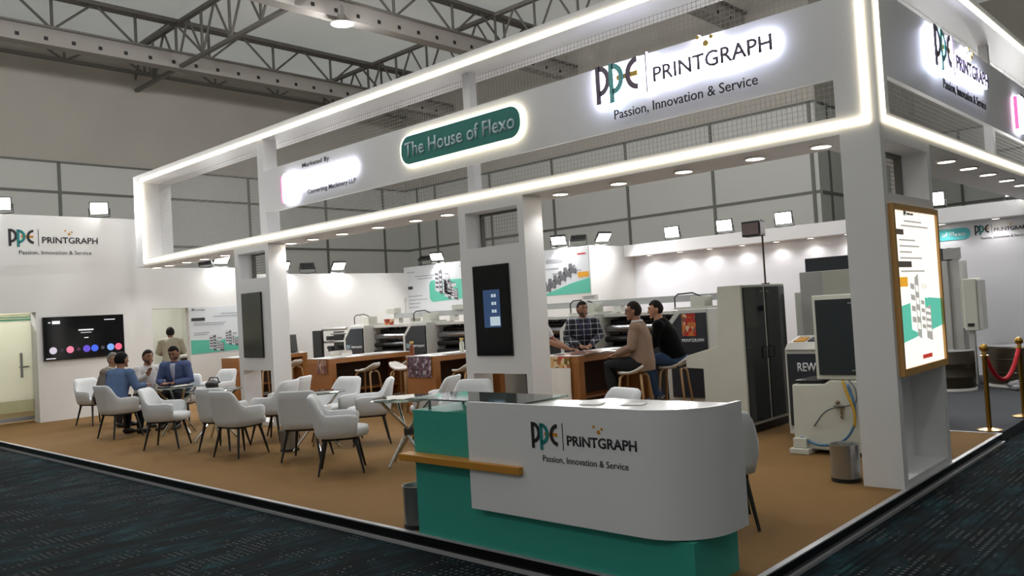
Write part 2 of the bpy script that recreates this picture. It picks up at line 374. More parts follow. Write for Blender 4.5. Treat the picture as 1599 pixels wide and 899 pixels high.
def roof_truss(label, axis, c, a0, a1, zb, zt, beam, step=1.5):
    """a roof truss along Y (axis 'Y', at X=c) or along X (axis 'X', at Y=c)"""
    t = thing('roof_truss', label, 'roof truss', (c, a0, zb) if axis == 'Y' else (a0, c, zb), 0, 'steel trusses under the tent roof')
    L = a1 - a0
    def P(u, d, z): return Vector((d, u, z)) if axis == 'Y' else Vector((u, d, z))
    def bx(mb, u0, u1, d0, d1, z0, z1):
        if axis == 'Y': mb.box(d0, d1, u0, u1, z0, z1)
        else: mb.box(u0, u1, d0, d1, z0, z1)
    h = zt - zb; z0 = 0.05
    if beam:
        mb = MB(); bx(mb, 0, L, -0.17, 0.17, 0, 0.40); mb.mi = 1; bx(mb, 0, L, -0.24, 0.24, 0.40, 0.45)
        mb.mi = 2
        u = 0.4
        while u < L - 0.3:
            bx(mb, u - 0.045, u + 0.045, 0.165, 0.178, 0.10, 0.19); u += 0.62
        mb.build('box_beam', [M_beam, M_truss, M_black], t); z0 = 0.45
    else:
        mb = MB(); bx(mb, 0, L, -0.05, 0.05, 0, 0.09); mb.build('bottom_chord', M_truss, t)
    mb = MB(); bx(mb, 0, L, -0.06, 0.06, h - 0.10, h)
    if beam: bx(mb, 0, L, -0.16, 0.16, h - 0.14, h - 0.10)
    mb.build('top_chord', M_truss, t)
    mb = MB(); n = max(2, int(L / step)); s = L / n
    for i in range(n):
        u0 = i * s
        mb.tube([P(u0, 0, h - 0.06), P(u0 + s / 2, 0, z0)], 0.032, 6); mb.tube([P(u0 + s / 2, 0, z0), P(u0 + s, 0, h - 0.06)], 0.032, 6)
        mb.tube([P(u0 + s / 2, 0, z0), P(u0 + s / 2, 0, h - 0.06)], 0.038, 6)
    mb.build('web_lattice', M_truss, t)
    return t
for x, w in ((-21.3, 'nearest the left hall wall, holed beam below'), (-15.65, 'second from the left hall wall, carrying the lit bay lamp'), (-10.0, 'third from the left hall wall, behind the fascia'), (-4.3, 'over the right end of the stand')):
    roof_truss('long grey roof truss ' + w, 'Y', x, -6, 20, 8.6, 9.98, True, 1.9)
roof_truss('slim grey lattice purlin along the top of the left hall wall', 'Y', -23.6, -6, 19.9, 9.02, 9.75, False, 2.0)
for y, w in ((10.1, 'hanging low across the left end of the roof'), (16.5, 'farther back across the roof, behind the lamp')):
    roof_truss('grey cross truss ' + w, 'X', y, -25, 10, 8.62, 9.9, False, 1.45)
def bay_lamp(x, y, z, label, share=1.0):
    t = thing('bay_lamp', label, 'ceiling lamp', (x, y, z), 0, 'high bay lamps of the hall')
    mb = MB(); mb.lathe([(0.03, 0.22), (0.09, 0.20), (0.12, 0.10), (0.27, 0.0), (0.25, 0.0), (0.11, 0.09), (0.02, 0.1)], n=20); mb.build('lamp_housing', M_truss, t, smooth=True)
    mb = MB(); mb.lathe([(0.235, 0.012), (0.235, 0.02)], n=20); mb.build('lamp_glass', M_flood, t)
    mb = MB(); mb.cyl((0, 0, 0.2), (0, 0, 0.45), 0.015, n=6); mb.build('hanger_rod', M_truss, t)
    l = bpy.data.lights.new('lamp_light', 'POINT'); l.shadow_soft_size = 0.22; l.energy = BAY_W * share; l.color = (0.97, 0.985, 1.0)
    o = bpy.data.objects.new('lamp_light', l); C.objects.link(o); o.parent = t; o.location = (0, 0, -0.26)
bay_lamp(-15.35, 11.2, 8.4, 'lit round bay lamp hanging below the holed roof beam', 0.5)
for i, (x, y) in enumerate([(-9.5, 11), (-13, 8.5), (-5.5, 13), (-14.5, 5.5), (-10.5, 6.0)]):  # added out of view to brighten the hall walls and drape
    bay_lamp(x, y, 8.4, 'unseen bay lamp added over the roof of the stand as fill light')
for x, y in ((-9.0, 2.9), (-4.2, 2.9), (1.6, 8.5)):  # invented lamps, placed to brighten the front and side fascias
    bay_lamp(x, y, 8.4, 'unseen bay lamp added over the aisle around the stand to brighten the fascias', 0.28)
for x, y in ((-10.0, -6.0), (0.5, -6.0)):  # added front fill for the counter and pillar faces
    bay_lamp(x, y, 8.4, 'unseen bay lamp added behind the viewer as front fill light', 1.15)

# ================================================================== THE STAND: floor, walls
mb = MB(); mb.box(-21.5, -2.28, 3.92, 9.85, -0.099, 0); mb.box(-21.5, -4.8, 9.85, 19.5, -0.099, 0); struct(mb.build('floor_stand', M_brown))
mb = MB(); mb.box(-4.8, -2.28, 9.85, 16.1, -0.099, -0.004); struct(mb.build('floor_machine_bay', M_greyc))
mb = MB()
mb.box(-21.5, -2.26, 3.90, 3.92, -0.1, -0.006); mb.box(-2.28, -2.26, 3.92, 9.85, -0.1, -0.006); mb.mi = 1
mb.box(-21.5, -2.235, 3.875, 3.90, -0.1, -0.078); mb.box(-2.26, -2.235, 3.90, 9.87, -0.1, -0.078)
mb.box(-21.5, -2.256, 3.895, 3.935, -0.006, 0.003); mb.box(-2.296, -2.256, 3.935, 9.87, -0.006, 0.003); mb.box(-4.8, -2.28, 9.845, 9.875, -0.004, 0.004)
struct(mb.build('trim_platform_edge', [M_mirror, M_alu]))

mb = MB()
mb.box(-17.66, -17.36, 5.2, 7.41, 0, 3.97); mb.box(-17.66, -17.36, 2.0, 5.2, 2.11, 3.97); mb.box(-17.66, -17.36, 7.41, 8.2, 2.08, 2.95)
mb.box(-17.52, -17.36, 8.2, 9.5, 0, 2.95); mb.box(-17.52, -17.36, 9.5, 14.4, 0, 2.80)
struct(mb.build('wall_left', M_wall))
mb = MB(); mb.box(-17.52, -11.1, 14.4, 14.55, 0, 2.95); mb.box(-11.25, -11.1, 14.55, 16.1, 0, 2.95); struct(mb.build('wall_back_store', M_wall))
mb = MB(); mb.box(-11.1, -1.2, 16.1, 16.25, -0.1, 2.95); struct(mb.build('wall_back', mat('cool_white_wall', (226, 226, 232), 0.6, var=0.015, scale=0.6)))
mb = MB(); mb.box(-11.1, -1.2, 15.72, 16.1, 2.70, 2.96); struct(mb.build('trim_back_soffit', M_white))
M_room = mat('room_wall', (216, 216, 204), 0.7, var=0.03)
mb = MB(); mb.box(-20.6, -20.5, 3.0, 9.6, 0, 3.0); mb.box(-20.5, -17.66, 6.3, 6.4, 0, 3.0); mb.box(-20.5, -17.66, 9.5, 9.6, 0, 3.0); struct(mb.build('wall_rooms', M_room))
# frosted glass door at the left edge
mb = MB(); mb.box(-18.02, -18.0, 3.2, 5.30, 0.42, 1.96); mb.mi = 1; mb.box(-18.02, -18.0, 3.2, 5.30, 0.10, 0.42); mb.box(-18.02, -18.0, 3.2, 5.30, 1.96, 2.11)
d1 = struct(mb.build('door_1', [M_frost, M_clear]))
mb = MB(); mb.box(-18.0, -17.99, 3.2, 5.30, 2.03, 2.045); mb.box(-18.0, -17.99, 3.2, 5.30, 1.975, 2.0); mb.build('green_stripes', M_teal, d1)
mb = MB(); mb.box(-17.95, -17.90, 5.06, 5.10, 0.86, 1.34); mb.box(-18.0, -17.92, 5.06, 5.22, 1.05, 1.08); mb.build('door_handle', M_steel, d1)
mb = MB(); mb.box(-18.05, -17.97, 3.2, 5.32, 0.02, 0.10); mb.box(-18.05, -17.97, 5.30, 5.36, 0.02, 2.11); mb.build('door_rail', M_alu, d1)
rm = thing('added_room_lamp', 'unseen flat round lamp added behind the frosted door to brighten it', 'ceiling lamp', (-19.3, 4.6, 2.9)); mb = MB(); mb.lathe([(0.2, 0), (0.2, 0.05)], n=20); mb.build('lamp_body', M_white, rm); mb = MB(); mb.lathe([(0.17, -0.005), (0.17, -0.001)], n=20); mb.build('lamp_glass', M_lampdisc, rm)  # made-up room lamp, added so the frosted door looks bright
l = bpy.data.lights.new('lamp_light', 'AREA'); l.shape = 'DISK'; l.size = 0.34; l.energy = 120; o = bpy.data.objects.new('lamp_light', l); C.objects.link(o); o.parent = rm; o.location = (0, 0, -0.02)
mb = MB(); mb.box(-18.1, -17.66, 5.36, 5.42, 0, 3.0); struct(mb.build('trim_door_return', M_wall))

# ================================================================== HEADER
hd = thing('header_frame', 'tall white open header frame with glowing strip lights around the stand', 'header frame', (0, 0, 0))
def bx(name, m, parent, *b, bevel=0.0):
    mb = MB()
    for q in b: mb.box(*q)
    return mb.build(name, m, parent, bevel=bevel)
bx('lower_beam', M_white, hd, (-16.65, -2.28, 6.85, 7.50, 2.90, 3.05)); bx('lower_beam', M_white, hd, (-2.95, -2.28, 7.50, 16.05, 2.90, 3.05))
bx('upper_beam', M_white, hd, (-16.65, -2.28, 6.85, 7.45, 4.56, 4.72)); bx('upper_beam', M_white, hd, (-2.88, -2.28, 7.45, 16.05, 4.56, 4.72))
bx('corner_post', M_white, hd, (-2.62, -2.28, 6.85, 7.12, 3.05, 4.56)); bx('end_post', M_white, hd, (-16.65, -16.30, 6.85, 7.45, 3.05, 4.56))
bx('frame_post', M_white, hd, (-11.86, -11.68, 6.852, 7.10, 3.05, 4.56)); bx('frame_post', M_white, hd, (-7.25, -7.13, 7.05, 7.17, 3.05, 4.56))
bx('frame_post', M_white, hd, (-2.6, -2.5, 11.55, 11.65, 3.05, 4.56)); bx('frame_post', M_white, hd, (-2.6, -2.5, 15.9, 16.0, 3.05, 4.56))
bx('front_fascia', M_white, hd, (-11.68, -2.62, 6.85, 6.90, 3.375, 4.05)); bx('side_fascia', M_white, hd, (-2.33, -2.28, 7.12, 15.9, 3.365, 4.085))
for q in ((-16.28, -2.345, 6.828, 6.85, 2.955, 3.005), (-16.28, -2.345, 6.828, 6.85, 4.575, 4.625), (-16.28, -16.23, 6.828, 6.85, 3.005, 4.575), (-2.395, -2.345, 6.828, 6.85, 3.005, 4.575)): bx('led_strip', M_led, hd, q)
for q in ((-2.28, -2.258, 6.925, 15.95, 2.96, 3.01), (-2.28, -2.258, 6.925, 15.95, 4.575, 4.625), (-2.28, -2.258, 6.925, 6.965, 3.01, 4.575)): bx('led_strip', M_led, hd, q)
M_net = mat('grey_net', (168, 166, 162), 0.7, var=0)
def net(axis, c, u0, u1, z0, z1, s=0.05, w=0.0016):
    mb = MB(); u = u0
    while u <= u1:
        mb.box(*((u - w, u + w, c - w, c + w, z0, z1) if axis == 'Y' else (c - w, c + w, u - w, u + w, z0, z1))); u += s
    z = z0
    while z <= z1:
        mb.box(*((u0, u1, c - w, c + w, z - w, z + w) if axis == 'Y' else (c - w, c + w, u0, u1, z - w, z + w))); z += s
    return mb.build('mesh_net', M_net, hd)
net('Y', 7.22, -16.3, -2.65, 3.05, 4.56); net('X', -2.66, 7.3, 15.9, 3.05, 4.56)

ORD = ['nearest', 'second', 'third', 'fourth', 'fifth', 'sixth', 'seventh', 'eighth', 'ninth', 'tenth', 'eleventh', 'twelfth', 'thirteenth', 'fourteenth', 'fifteenth', 'sixteenth', 'seventeenth']
def downlight(x, y, z, label, group, w=DOWN_W, r=0.085):
    t = thing('downlight', label, 'downlight', (x, y, z), 0, group)
    mb = MB(); mb.lathe([(r + 0.018, 0.0), (r + 0.018, -0.012), (r, -0.016), (r, 0.0)], n=20, cap=False); mb.build('trim_ring', M_white, t, smooth=True)
    mb = MB(); mb.lathe([(r, -0.004), (r, -0.012)], n=20); mb.build('lamp_glass', M_lampdisc, t)
    l = bpy.data.lights.new('lamp_light', 'SPOT'); l.energy = w * 4; l.spot_size = math.radians(130); l.spot_blend = 0.6; l.shadow_soft_size = r; l.color = (1, 0.98, 0.95)
    o = bpy.data.objects.new('lamp_light', l); C.objects.link(o); o.parent = t; o.location = (0, 0, -0.03)
front_x = [-2.9, -3.53, -4.3, -5.1, -5.91, -7.82, -8.45, -9.28, -10.15, -10.92, -11.55, -13.72, -14.5, -15.22, -15.97, -16.55]
for i, x in enumerate(front_x):
    downlight(x, 7.2, 2.9, 'round lit downlight under the front header, %s from the corner pillar' % ORD[i], 'downlights under the front header')
for i, y in enumerate([9.39, 10.22, 11.06, 11.97, 12.8, 13.6, 14.4]):
    downlight(-2.48, y, 2.9, 'round lit downlight under the right side header, %s to the corner pillar' % ORD[i], 'downlights under the side header')
for i, x in enumerate([-10.53, -9.72, -8.98, -8.21, -7.45, -6.74, -6.01, -5.2, -4.35, -3.5, -2.7]):
    downlight(x, 15.9, 2.70, 'small lit downlight under the white soffit of the back wall, %s from the store corner' % ORD[i], 'downlights under the back soffit', WALL_W, 0.06)

# ------------------------------------------------------------------ signs on the header
sg = thing('pill_sign', 'teal pill sign reading The House of Flexo with a glowing rim', 'sign', (0, 0, 0))
def pill(x0, x1, z0, z1, y0, y1, g=0.0, r=None):
    r = r or (z1 - z0) / 2; r += g; x0 -= g; x1 += g; z0 -= g; z1 += g
    pts = []
    for cx, cz, a in ((x1 - r, z1 - r, 0), (x0 + r, z1 - r, 90), (x0 + r, z0 + r, 180), (x1 - r, z0 + r, 270)):
        for k in range(9):
            q = math.radians(a + 90 * k / 8); pts.append(Vector((cx + r * math.cos(q), y1, cz + r * math.sin(q))))
    return pts, (0, y0 - y1, 0)
mb = MB(); mb.prism(*pill(-8.20, -6.08, 3.535, 3.925, 6.845, 6.80, -0.02, 0.17)); mb.build('light_box', M_white, sg)
mb = MB(); mb.prism(*pill(-8.20, -6.08, 3.535, 3.925, 6.80, 6.822, 0.012, 0.17)); mb.build('glow_rim', M_halow, sg)
mb = MB(); mb.prism(*pill(-8.20, -6.08, 3.535, 3.925, 6.79, 6.80, -0.015, 0.17)); mb.build('sign_face', M_tealdark, sg)
text('sign_text', 'The House of Flexo', -8.11, 3.645, 1.94, 0.185, mat('sign_letter', (168, 190, 198), 0.5, var=0), sg, FRONT, (0, 6.789, 0), 0.016, 0.004)

def halo_logo(t, plane, origin, H, off):
    """letters standing off the fascia with lit backs"""
    s = logo_shapes(); mm = (M_logglare, M_logtglare, M_logoglare, M_logglare, M_txtdark)
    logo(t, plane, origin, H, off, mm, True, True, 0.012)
    # lamps on the backs of the letters
    mb = MB(); T = Matrix.Translation(Vector(origin)) @ plane
    for key in s:
        for pl in s[key]:
            cx = sum(p[0] for p in pl) / len(pl); cy = sum(p[1] for p in pl) / len(pl)
            mb.prism([Vector((x * H, y * H, off * 0.55)) for x, y in pl], (0, 0, off * 0.3), T)
    mb.add_mesh(text_mesh('PRINTGRAPH', 3.17 * H, 0.42 * H, 0.045, off * 0.3), T @ Matrix.Translation((1.75 * H, 0.18 * H, off * 0.55)))
    for c in ((3.27, 0.78, 0.09), (3.06, 0.97, 0.065), (3.42, 0.90, 0.065)):
        mb.prism([Vector((x * H, y * H, off * 0.55)) for x, y in arc(c[0], c[1], c[2], c[2], 0, 330, 11)], (0, 0, off * 0.3), T)
    mb.prism([Vector((x * H, y * H, off * 0.55)) for x, y in [(1.55, 0), (1.595, 0), (1.595, 1.02), (1.55, 1.02)]], (0, 0, off * 0.3), T)
    mb.build('letter_lamps', M_halo, t)
t = thing('lit_logo_sign', 'backlit letter sign with tagline at the right end of the front fascia', 'sign', (0, 0, 0))
halo_logo(t, FRONT, Vector((-5.01, 6.848, 3.655)), 0.39, 0.055)
t = thing('lit_logo_sign', 'backlit letter sign with tagline on the side fascia around the corner', 'sign', (0, 0, 0))
halo_logo(t, RIGHT, Vector((-2.278, 8.30, 3.655)), 0.385, 0.055)
M_face = mat('lit_sign_face', (255, 255, 255), 0.4, emit=(232, 236, 255), es=3.5, var=0)
M_pink = mat('pink_sign_edge', (236, 90, 160), 0.4, emit=(255, 120, 190), es=1.0, var=0)
def partner_sign(plane, o, label, small):
    t = thing('lit_partner_sign', label, 'sign', (0, 0, 0))
    T = Matrix.Translation(Vector(o)) @ plane
    def pr(name, pts, z0, z1, m): mb = MB(); mb.prism([Vector((x, y, z0)) for x, y in pts], (0, 0, z1 - z0), T); mb.build(name, m, t)
    rr = lambda x0, x1, y0, y1, r: [p for cx, cy, a in ((x1 - r, y1 - r, 0), (x0 + r, y1 - r, 90), (x0 + r, y0 + r, 180), (x1 - r, y0 + r, 270)) for p in arc(cx, cy, r, r, a, a + 90, 6)]
    pr('lit_emblem', rr(0.04, 0.42, 0, 0.46, 0.09), 0.02, 0.06, M_face); pr('emblem_edge', rr(0.0, 0.04, 0.03, 0.43, 0.015), 0.02, 0.055, M_pink)
    pr('lit_wordmark', rr(0.40, 1.92, 0.17, 0.40, 0.11), 0.02, 0.06, M_face)
    text('small_lettering', 'Marketed By', 0.53, 0.47, 0.70, 0.085, M_txtdark, t, plane, o, 0.006)
    text('small_lettering', 'Converting Machinery LLP', 0.64, 0.06, 1.2, 0.085, M_txtdark, t, plane, o, 0.006)
partner_sign(FRONT, Vector((-11.10, 6.848, 3.43)), 'glowing white partner sign at the left end of the front fascia', True)
partner_sign(RIGHT, Vector((-2.278, 11.55, 3.43)), 'glowing white partner sign on the side fascia at the right edge', True)

# ------------------------------------------------------------------ columns
M_screen = mat('screen_black', (12, 13, 16), 0.10, var=0, spec=0.5)
M_ui = mat('screen_blue', (20, 26, 44), 0.2, emit=(54, 76, 112), es=0.8, var=0)
M_uil = mat('screen_pale', (40, 50, 60), 0.2, emit=(196, 214, 224), es=0.8, var=0)
def column(x0, x1, label):
    t = thing('display_column', label, 'column', (0, 0, 0))
    w = (x0, x1, 6.85, 7.17)
    bx('column_body', M_white, t, (x0, x0 + 0.12, 6.85, 7.17, 0, 2.9), (x1 - 0.09, x1, 6.85, 7.17, 0, 2.9), (x0 + 0.12, x1 - 0.09, 6.85, 7.17, 2.80, 2.9), (x0 + 0.12, x1 - 0.09, 6.85, 7.17, 0.88, 2.37), (x0 + 0.12, x1 - 0.09, 6.85, 7.17, 0, 0.06))
    bx('window_lining', M_seam, t, (x0 + 0.12, x0 + 0.145, 7.10, 7.16, 2.37, 2.80), (x0 + 0.12, x1 - 0.09, 7.10, 7.16, 2.775, 2.80))
    mb = MB(); u = x0 + 0.13
    z = 2.38
    while z < 2.79: mb.box(x0 + 0.12, x1 - 0.09, 7.148, 7.152, z - 0.0025, z + 0.0025); z += 0.045
    while u < x1 - 0.1: mb.box(u - 0.0015, u + 0.0015, 7.148, 7.152, 2.37, 2.80); u += 0.045
    mb.build('window_net', M_net, t)
    return t
c2 = column(-7.25, -6.18, 'white display column with a lit info screen, left of the reception counter')
c1 = column(-12.74, -11.67, 'white display column with a dark blank panel, behind the lounge chairs')
def panel(x0, x1, z0, z1, label, m):
    t = thing('wall_screen', label, 'screen', (0, 0, 0))
    bx('screen_frame', M_black, t, (x0 - 0.012, x1 + 0.012, 6.828, 6.849, z0 - 0.012, z1 + 0.012)); bx('screen_panel', m, t, (x0, x1, 6.824, 6.829, z0, z1)); return t
s2 = panel(-7.02, -6.46, 1.10, 2.14, 'portrait black screen with a blue menu on the column left of the counter', M_screen)
bx('menu_panel', M_ui, s2, (-6.87, -6.60, 6.822, 6.8245, 1.42, 1.86))
for i, z in enumerate((1.79, 1.70, 1.61)): bx('menu_icon', M_uil, s2, (-6.735, -6.70, 6.820, 6.8225, z - 0.018, z + 0.018), (-6.69, -6.66, 6.820, 6.8225, z - 0.018, z + 0.018))
bx('pale_tile', M_uil, s2, (-6.77, -6.61, 6.820, 6.8225, 1.44, 1.545))
panel(-12.53, -11.93, 1.10, 2.13, 'portrait olive dark blank panel on the column behind the lounge chairs', mat('olive_panel', (62, 64, 58), 0.25, var=0.04))
# corner pillar
cp = thing('corner_pillar', 'wide white corner pillar with a lit poster on its right face', 'column', (0, 0, 0))
bx('pillar_body', M_white, cp, (-2.6, -2.28, 6.85, 6.95, 0, 2.9), (-2.6, -2.28, 8.03, 8.13, 0, 2.9), (-2.6, -2.28, 6.95, 8.03, 2.82, 2.9), (-2.6, -2.28, 6.95, 8.03, 0.86, 2.38), (-2.6, -2.28, 6.95, 8.03, 0, 0.06), (-2.6, -2.55, 7.35, 8.03, 0.06, 0.86), (-2.6, -2.50, 7.2, 7.35, 0.06, 0.86))
mb = MB(); z = 2.39
while z < 2.81: mb.box(-2.552, -2.548, 6.95, 8.03, z - 0.0025, z + 0.0025); z += 0.04
mb.build('window_net', M_net, cp); bx('window_lining', M_seam, cp, (-2.56, -2.5, 8.0, 8.03, 2.38, 2.82), (-2.56, -2.5, 6.95, 8.03, 2.795, 2.82))

def bars(mb, rows, o, plane, h=0.012, z=0.003):
    """rows of illegible small print drawn as thin strips: (x, y, length)"""
    T = Matrix.Translation(Vector(o)) @ plane
    for x, y, l in rows: mb.prism([Vector((x, y, 0)), Vector((x + l, y, 0)), Vector((x + l, y + h, 0)), Vector((x, y + h, 0))], (0, 0, z), T)
    return mb
def flat(name, pts, o, plane, m, parent, z0=0.0, z1=0.003):
    T = Matrix.Translation(Vector(o)) @ plane
    mb = MB(); mb.prism([Vector((x, y, z0)) for x, y in pts], (0, 0, z1 - z0), T); return mb.build(name, m, parent)
R4 = lambda x0, x1, y0, y1: [(x0, y0), (x1, y0), (x1, y1), (x0, y1)]
# lit poster on the pillar
ad = thing('light_box_poster', 'tall glowing light box poster in a gold frame on the corner pillar', 'poster', (0, 0, 0))
M_adw = mat('lit_poster_white', (250, 248, 240), 0.5, emit=(255, 249, 235), es=1.05, var=0)
M_adt = mat('lit_poster_teal', (110, 205, 180), 0.5, emit=(100, 205, 178), es=0.75, var=0)
M_ado = mat('lit_poster_orange', (240, 170, 50), 0.5, emit=(246, 176, 50), es=0.75, var=0)
M_adg = mat('lit_poster_grey', (190, 186, 180), 0.5, emit=(200, 196, 190), es=0.6, var=0)
M_add = mat('lit_poster_dark', (84, 78, 72), 0.5, emit=(96, 88, 80), es=0.4, var=0)
AO = Vector((-2.28, 6.91, 0.89)); AW, AH = 1.19, 1.40
mb = MB()
for q in (R4(0, AW, 0, 0.055), R4(0, AW, AH - 0.05, AH), R4(0, 0.045, 0.055, AH - 0.05), R4(AW - 0.045, AW, 0.055, AH - 0.05)): mb.prism([Vector((x, y, 0)) for x, y in q], (0, 0, 0.04), Matrix.Translation(AO) @ RIGHT)
mb.build('poster_frame', mat('poster_gold', (206, 156, 88), 0.45), ad)
flat('poster_face', R4(0.04, AW - 0.04, 0.05, AH - 0.045), AO, RIGHT, M_adw, ad, 0, 0.02)
flat('teal_band', [(0.045, 0.26), (AW - 0.045, 0.36), (AW - 0.045, 0.60), (0.75, 0.62), (0.045, 0.56)], AO, RIGHT, M_adt, ad, 0.02, 0.022)
flat('orange_tag', R4(0.05, 0.29, 0.72, 0.80), AO, RIGHT, M_ado, ad, 0.02, 0.023)
mb = MB(); bars(mb, [(0.30, 1.26, 0.45), (0.22, 1.22, 0.70), (0.15, 1.10, 0.4), (0.15, 1.05, 0.5), (0.15, 1.0, 0.3), (0.15, 0.95, 0.55), (0.15, 0.84, 0.6)], AO + Vector((0.02, 0, 0)), RIGHT, 0.014); mb.build('small_print', M_adg, ad)
flat('heading_block', R4(0.05, 0.27, 1.15, 1.195), AO, RIGHT, M_add, ad, 0.02, 0.023); flat('heading_block', R4(0.06, 0.42, 0.88, 0.93), AO, RIGHT, M_add, ad, 0.02, 0.023)
flat('footer_block', R4(0.55, 0.80, 0.10, 0.135), AO, RIGHT, mat('lit_poster_red', (200, 60, 50), 0.5, emit=(214, 70, 60), es=0.6, var=0), ad, 0.02, 0.023)
mb = MB(); T = Matrix.Translation(AO) @ RIGHT
def pic_machine(mb, x, y, s, T, z=0.022):
    for k, (px, py, w, h) in enumerate(((0, 0.1, 0.22, 0.75), (0.22, 0.0, 0.16, 0.85), (0.40, 0.0, 0.20, 0.55), (0.60, -0.05, 0.24, 0.45), (0.45, 0.55, 0.3, 0.08))):
        mb.mi = k % 2
        mb.prism([Vector((x + px * s, y + py * s, z)), Vector((x + (px + w) * s, y + (py - 0.05) * s, z)), Vector((x + (px + w) * s, y + (py + h) * s, z)), Vector((x + px * s, y + (py + h * 0.93) * s, z))], (0, 0, 0.002), T)
        mb.mi = 1 - k % 2
        for r in range(4): mb.prism([Vector((x + (px + 0.03) * s, y + (py + 0.1 + r * h * 0.2) * s, z + 0.002)), Vector((x + (px + w - 0.03) * s, y + (py + 0.08 + r * h * 0.2) * s, z + 0.002)), Vector((x + (px + w - 0.03) * s, y + (py + 0.08 + r * h * 0.2 + h * 0.1) * s, z + 0.002)), Vector((x + (px + 0.03) * s, y + (py + 0.1 + r * h * 0.2 + h * 0.1) * s, z + 0.002))], (0, 0, 0.001), T)
    return mb
pic_machine(mb, 0.32, 0.30, 0.62, T); mb.build('machine_picture', [M_adw, M_adg], ad)
logo(ad, RIGHT, AO + Vector((0.02, 0.30, 1.31)), 0.05, 0.002, tag_line=False, word=True, ext=0.002)
M_print = mat('faint_print', (164, 166, 172), 0.6, var=0); M_pic1 = mat('picture_pale', (206, 206, 210), 0.6, var=0.04); M_pic2 = mat('picture_grey', (88, 88, 96), 0.6, var=0.1)
# posters and lettering on the booth walls
wl = thing('wall_logo', 'dark and teal logo lettering with tagline above the wall television', 'logo', (0, 0, 0))
logo(wl, RIGHT, Vector((-17.36, 4.79, 3.37)), 0.325, 0.004)
def poster(label, o, plane, w, h, kind):
    t = thing('wall_poster', label, 'poster', (0, 0, 0))
    flat('poster_sheet', R4(0, w, 0, h), o, plane, M_poster, t, 0.002, 0.006)
    off = plane @ Vector((0, 0, 0.006)); oo = Vector(o) + off; T = Matrix.Translation(oo) @ plane
    if kind == 'left':
        flat('teal_band', [(0, 0), (w, 0.03), (w, 0.34), (0.55 * w, 0.28), (0, 0.31)], oo, plane, M_postteal, t)
        mb = MB(); pic_machine(mb, 0.42, 0.06, 0.40, T, 0.003); pic_machine(mb, 0.8, 0.16, 0.38, T, 0.003); mb.build('machine_picture', [M_pic1, M_pic2], t)
        flat('heading_block', R4(0.03, 0.34, 0.72, 0.79), oo, plane, M_dark, t, 0, 0.004)
        mb = MB(); bars(mb, [(0.72, 0.86, 0.5), (0.55, 0.8, 0.65), (0.08, 0.66, 0.75), (0.08, 0.62, 0.7), (0.08, 0.45, 0.35), (0.08, 0.41, 0.3)], oo, plane, 0.018); mb.build('small_print', M_print, t)
        logo(t, plane, oo + (plane @ Vector((0.05, 0.94, 0))), 0.06, 0.001, tag_line=False, ext=0.002)
    if kind == 'block':
        flat('teal_panel', [p for cx, cy, a in ((w, h - 0.45, 0), (1.1, h - 0.55, 90), (1.1, 0.38 + 0.1, 180), (w, 0.38, 270)) for p in ([(cx, cy)] if a in (0, 270) else arc(cx, cy, 0.14, 0.14, a, a + 90, 5))], oo, plane, M_postteal, t)
        mb = MB(); pic_machine(mb, 1.2, 0.55, 0.75, T, 0.004); pic_machine(mb, 1.55, 0.40, 0.6, T, 0.004); mb.build('machine_picture', [M_pic1, M_pic2], t)
        flat('heading_block', R4(0.02, 0.28, h - 0.60, h - 0.52), oo, plane, M_dark, t, 0, 0.004)
        mb = MB(); bars(mb, [(0.4, h - 0.28, 0.9), (0.5, h - 0.35, 0.6), (0.06, h - 0.8, 0.6), (0.06, h - 0.9, 0.8), (0.06, h - 1.0, 0.5), (0.06, h - 1.1, 0.45), (0.03, h - 0.15, 0.35), (w - 0.45, h - 0.13, 0.3)], oo, plane, 0.022); mb.build('small_print', M_print, t)
    if kind == 'row':
        flat('teal_band', [(0, 0), (w, 0), (w, 0.34), (0.6 * w, 0.24), (0, 0.02)], oo, plane, M_postteal, t)
        mb = MB()
        for k in range(6): pic_machine(mb, 0.02 + 0.155 * k, 0.10 + 0.075 * k, 0.26, T, 0.004)
        mb.build('machine_picture', [M_txtgrey, M_pic2], t)
        flat('orange_tag', R4(w - 0.33, w - 0.02, 0.36, 0.48), oo, plane, M_orange, t, 0, 0.004)
        mb = MB(); bars(mb, [(0.12, h - 0.30, 0.5), (0.14, h - 0.27, 0.46), (0.14, h - 0.24, 0.46), (0.10, h - 0.44, 0.4), (0.3, h - 0.56, 0.25), (0.6, h - 0.55, 0.25), (0.9, h - 0.53, 0.25)], oo, plane, 0.025); mb.build('small_print', M_print, t)
        flat('red_mark', R4(w - 0.32, w - 0.08, h - 0.17, h - 0.14), oo, plane, M_red, t, 0, 0.004)
    return t
poster('white and teal machine poster on the left wall beside the doorway', Vector((-17.36, 8.22, 1.06)), RIGHT, 1.22, 1.03, 'left')
poster('white poster with a black press on a teal panel, left of the screen column', Vector((-17.45, 14.4, 1.62)), FRONT, 2.6, 1.32, 'block')
poster('white poster with a row of grey press units above the plaid shirt man', Vector((-12.5, 14.4, 1.90)), FRONT, 1.38, 1.04, 'row')
bw = thing('wall_pill_sign', 'turquoise pill lettering on the back wall beyond the corner pillar', 'sign', (0, 0, 0))
mb = MB(); mb.prism(*pill(-5.1, -3.95, 2.40, 2.605, 16.09, 16.10, 0, 0.1)); mb.build('sign_face', mat('turquoise', (86, 190, 196), 0.5, var=0.02), bw)
text('sign_text', 'The House of Flexo', -5.0, 2.46, 0.98, 0.085, M_txtwhite, bw, FRONT, (0, 16.089, 0), 0.01)
bl = thing('wall_logo', 'dark logo lettering with tagline on the back wall at the right edge', 'logo', (0, 0, 0))
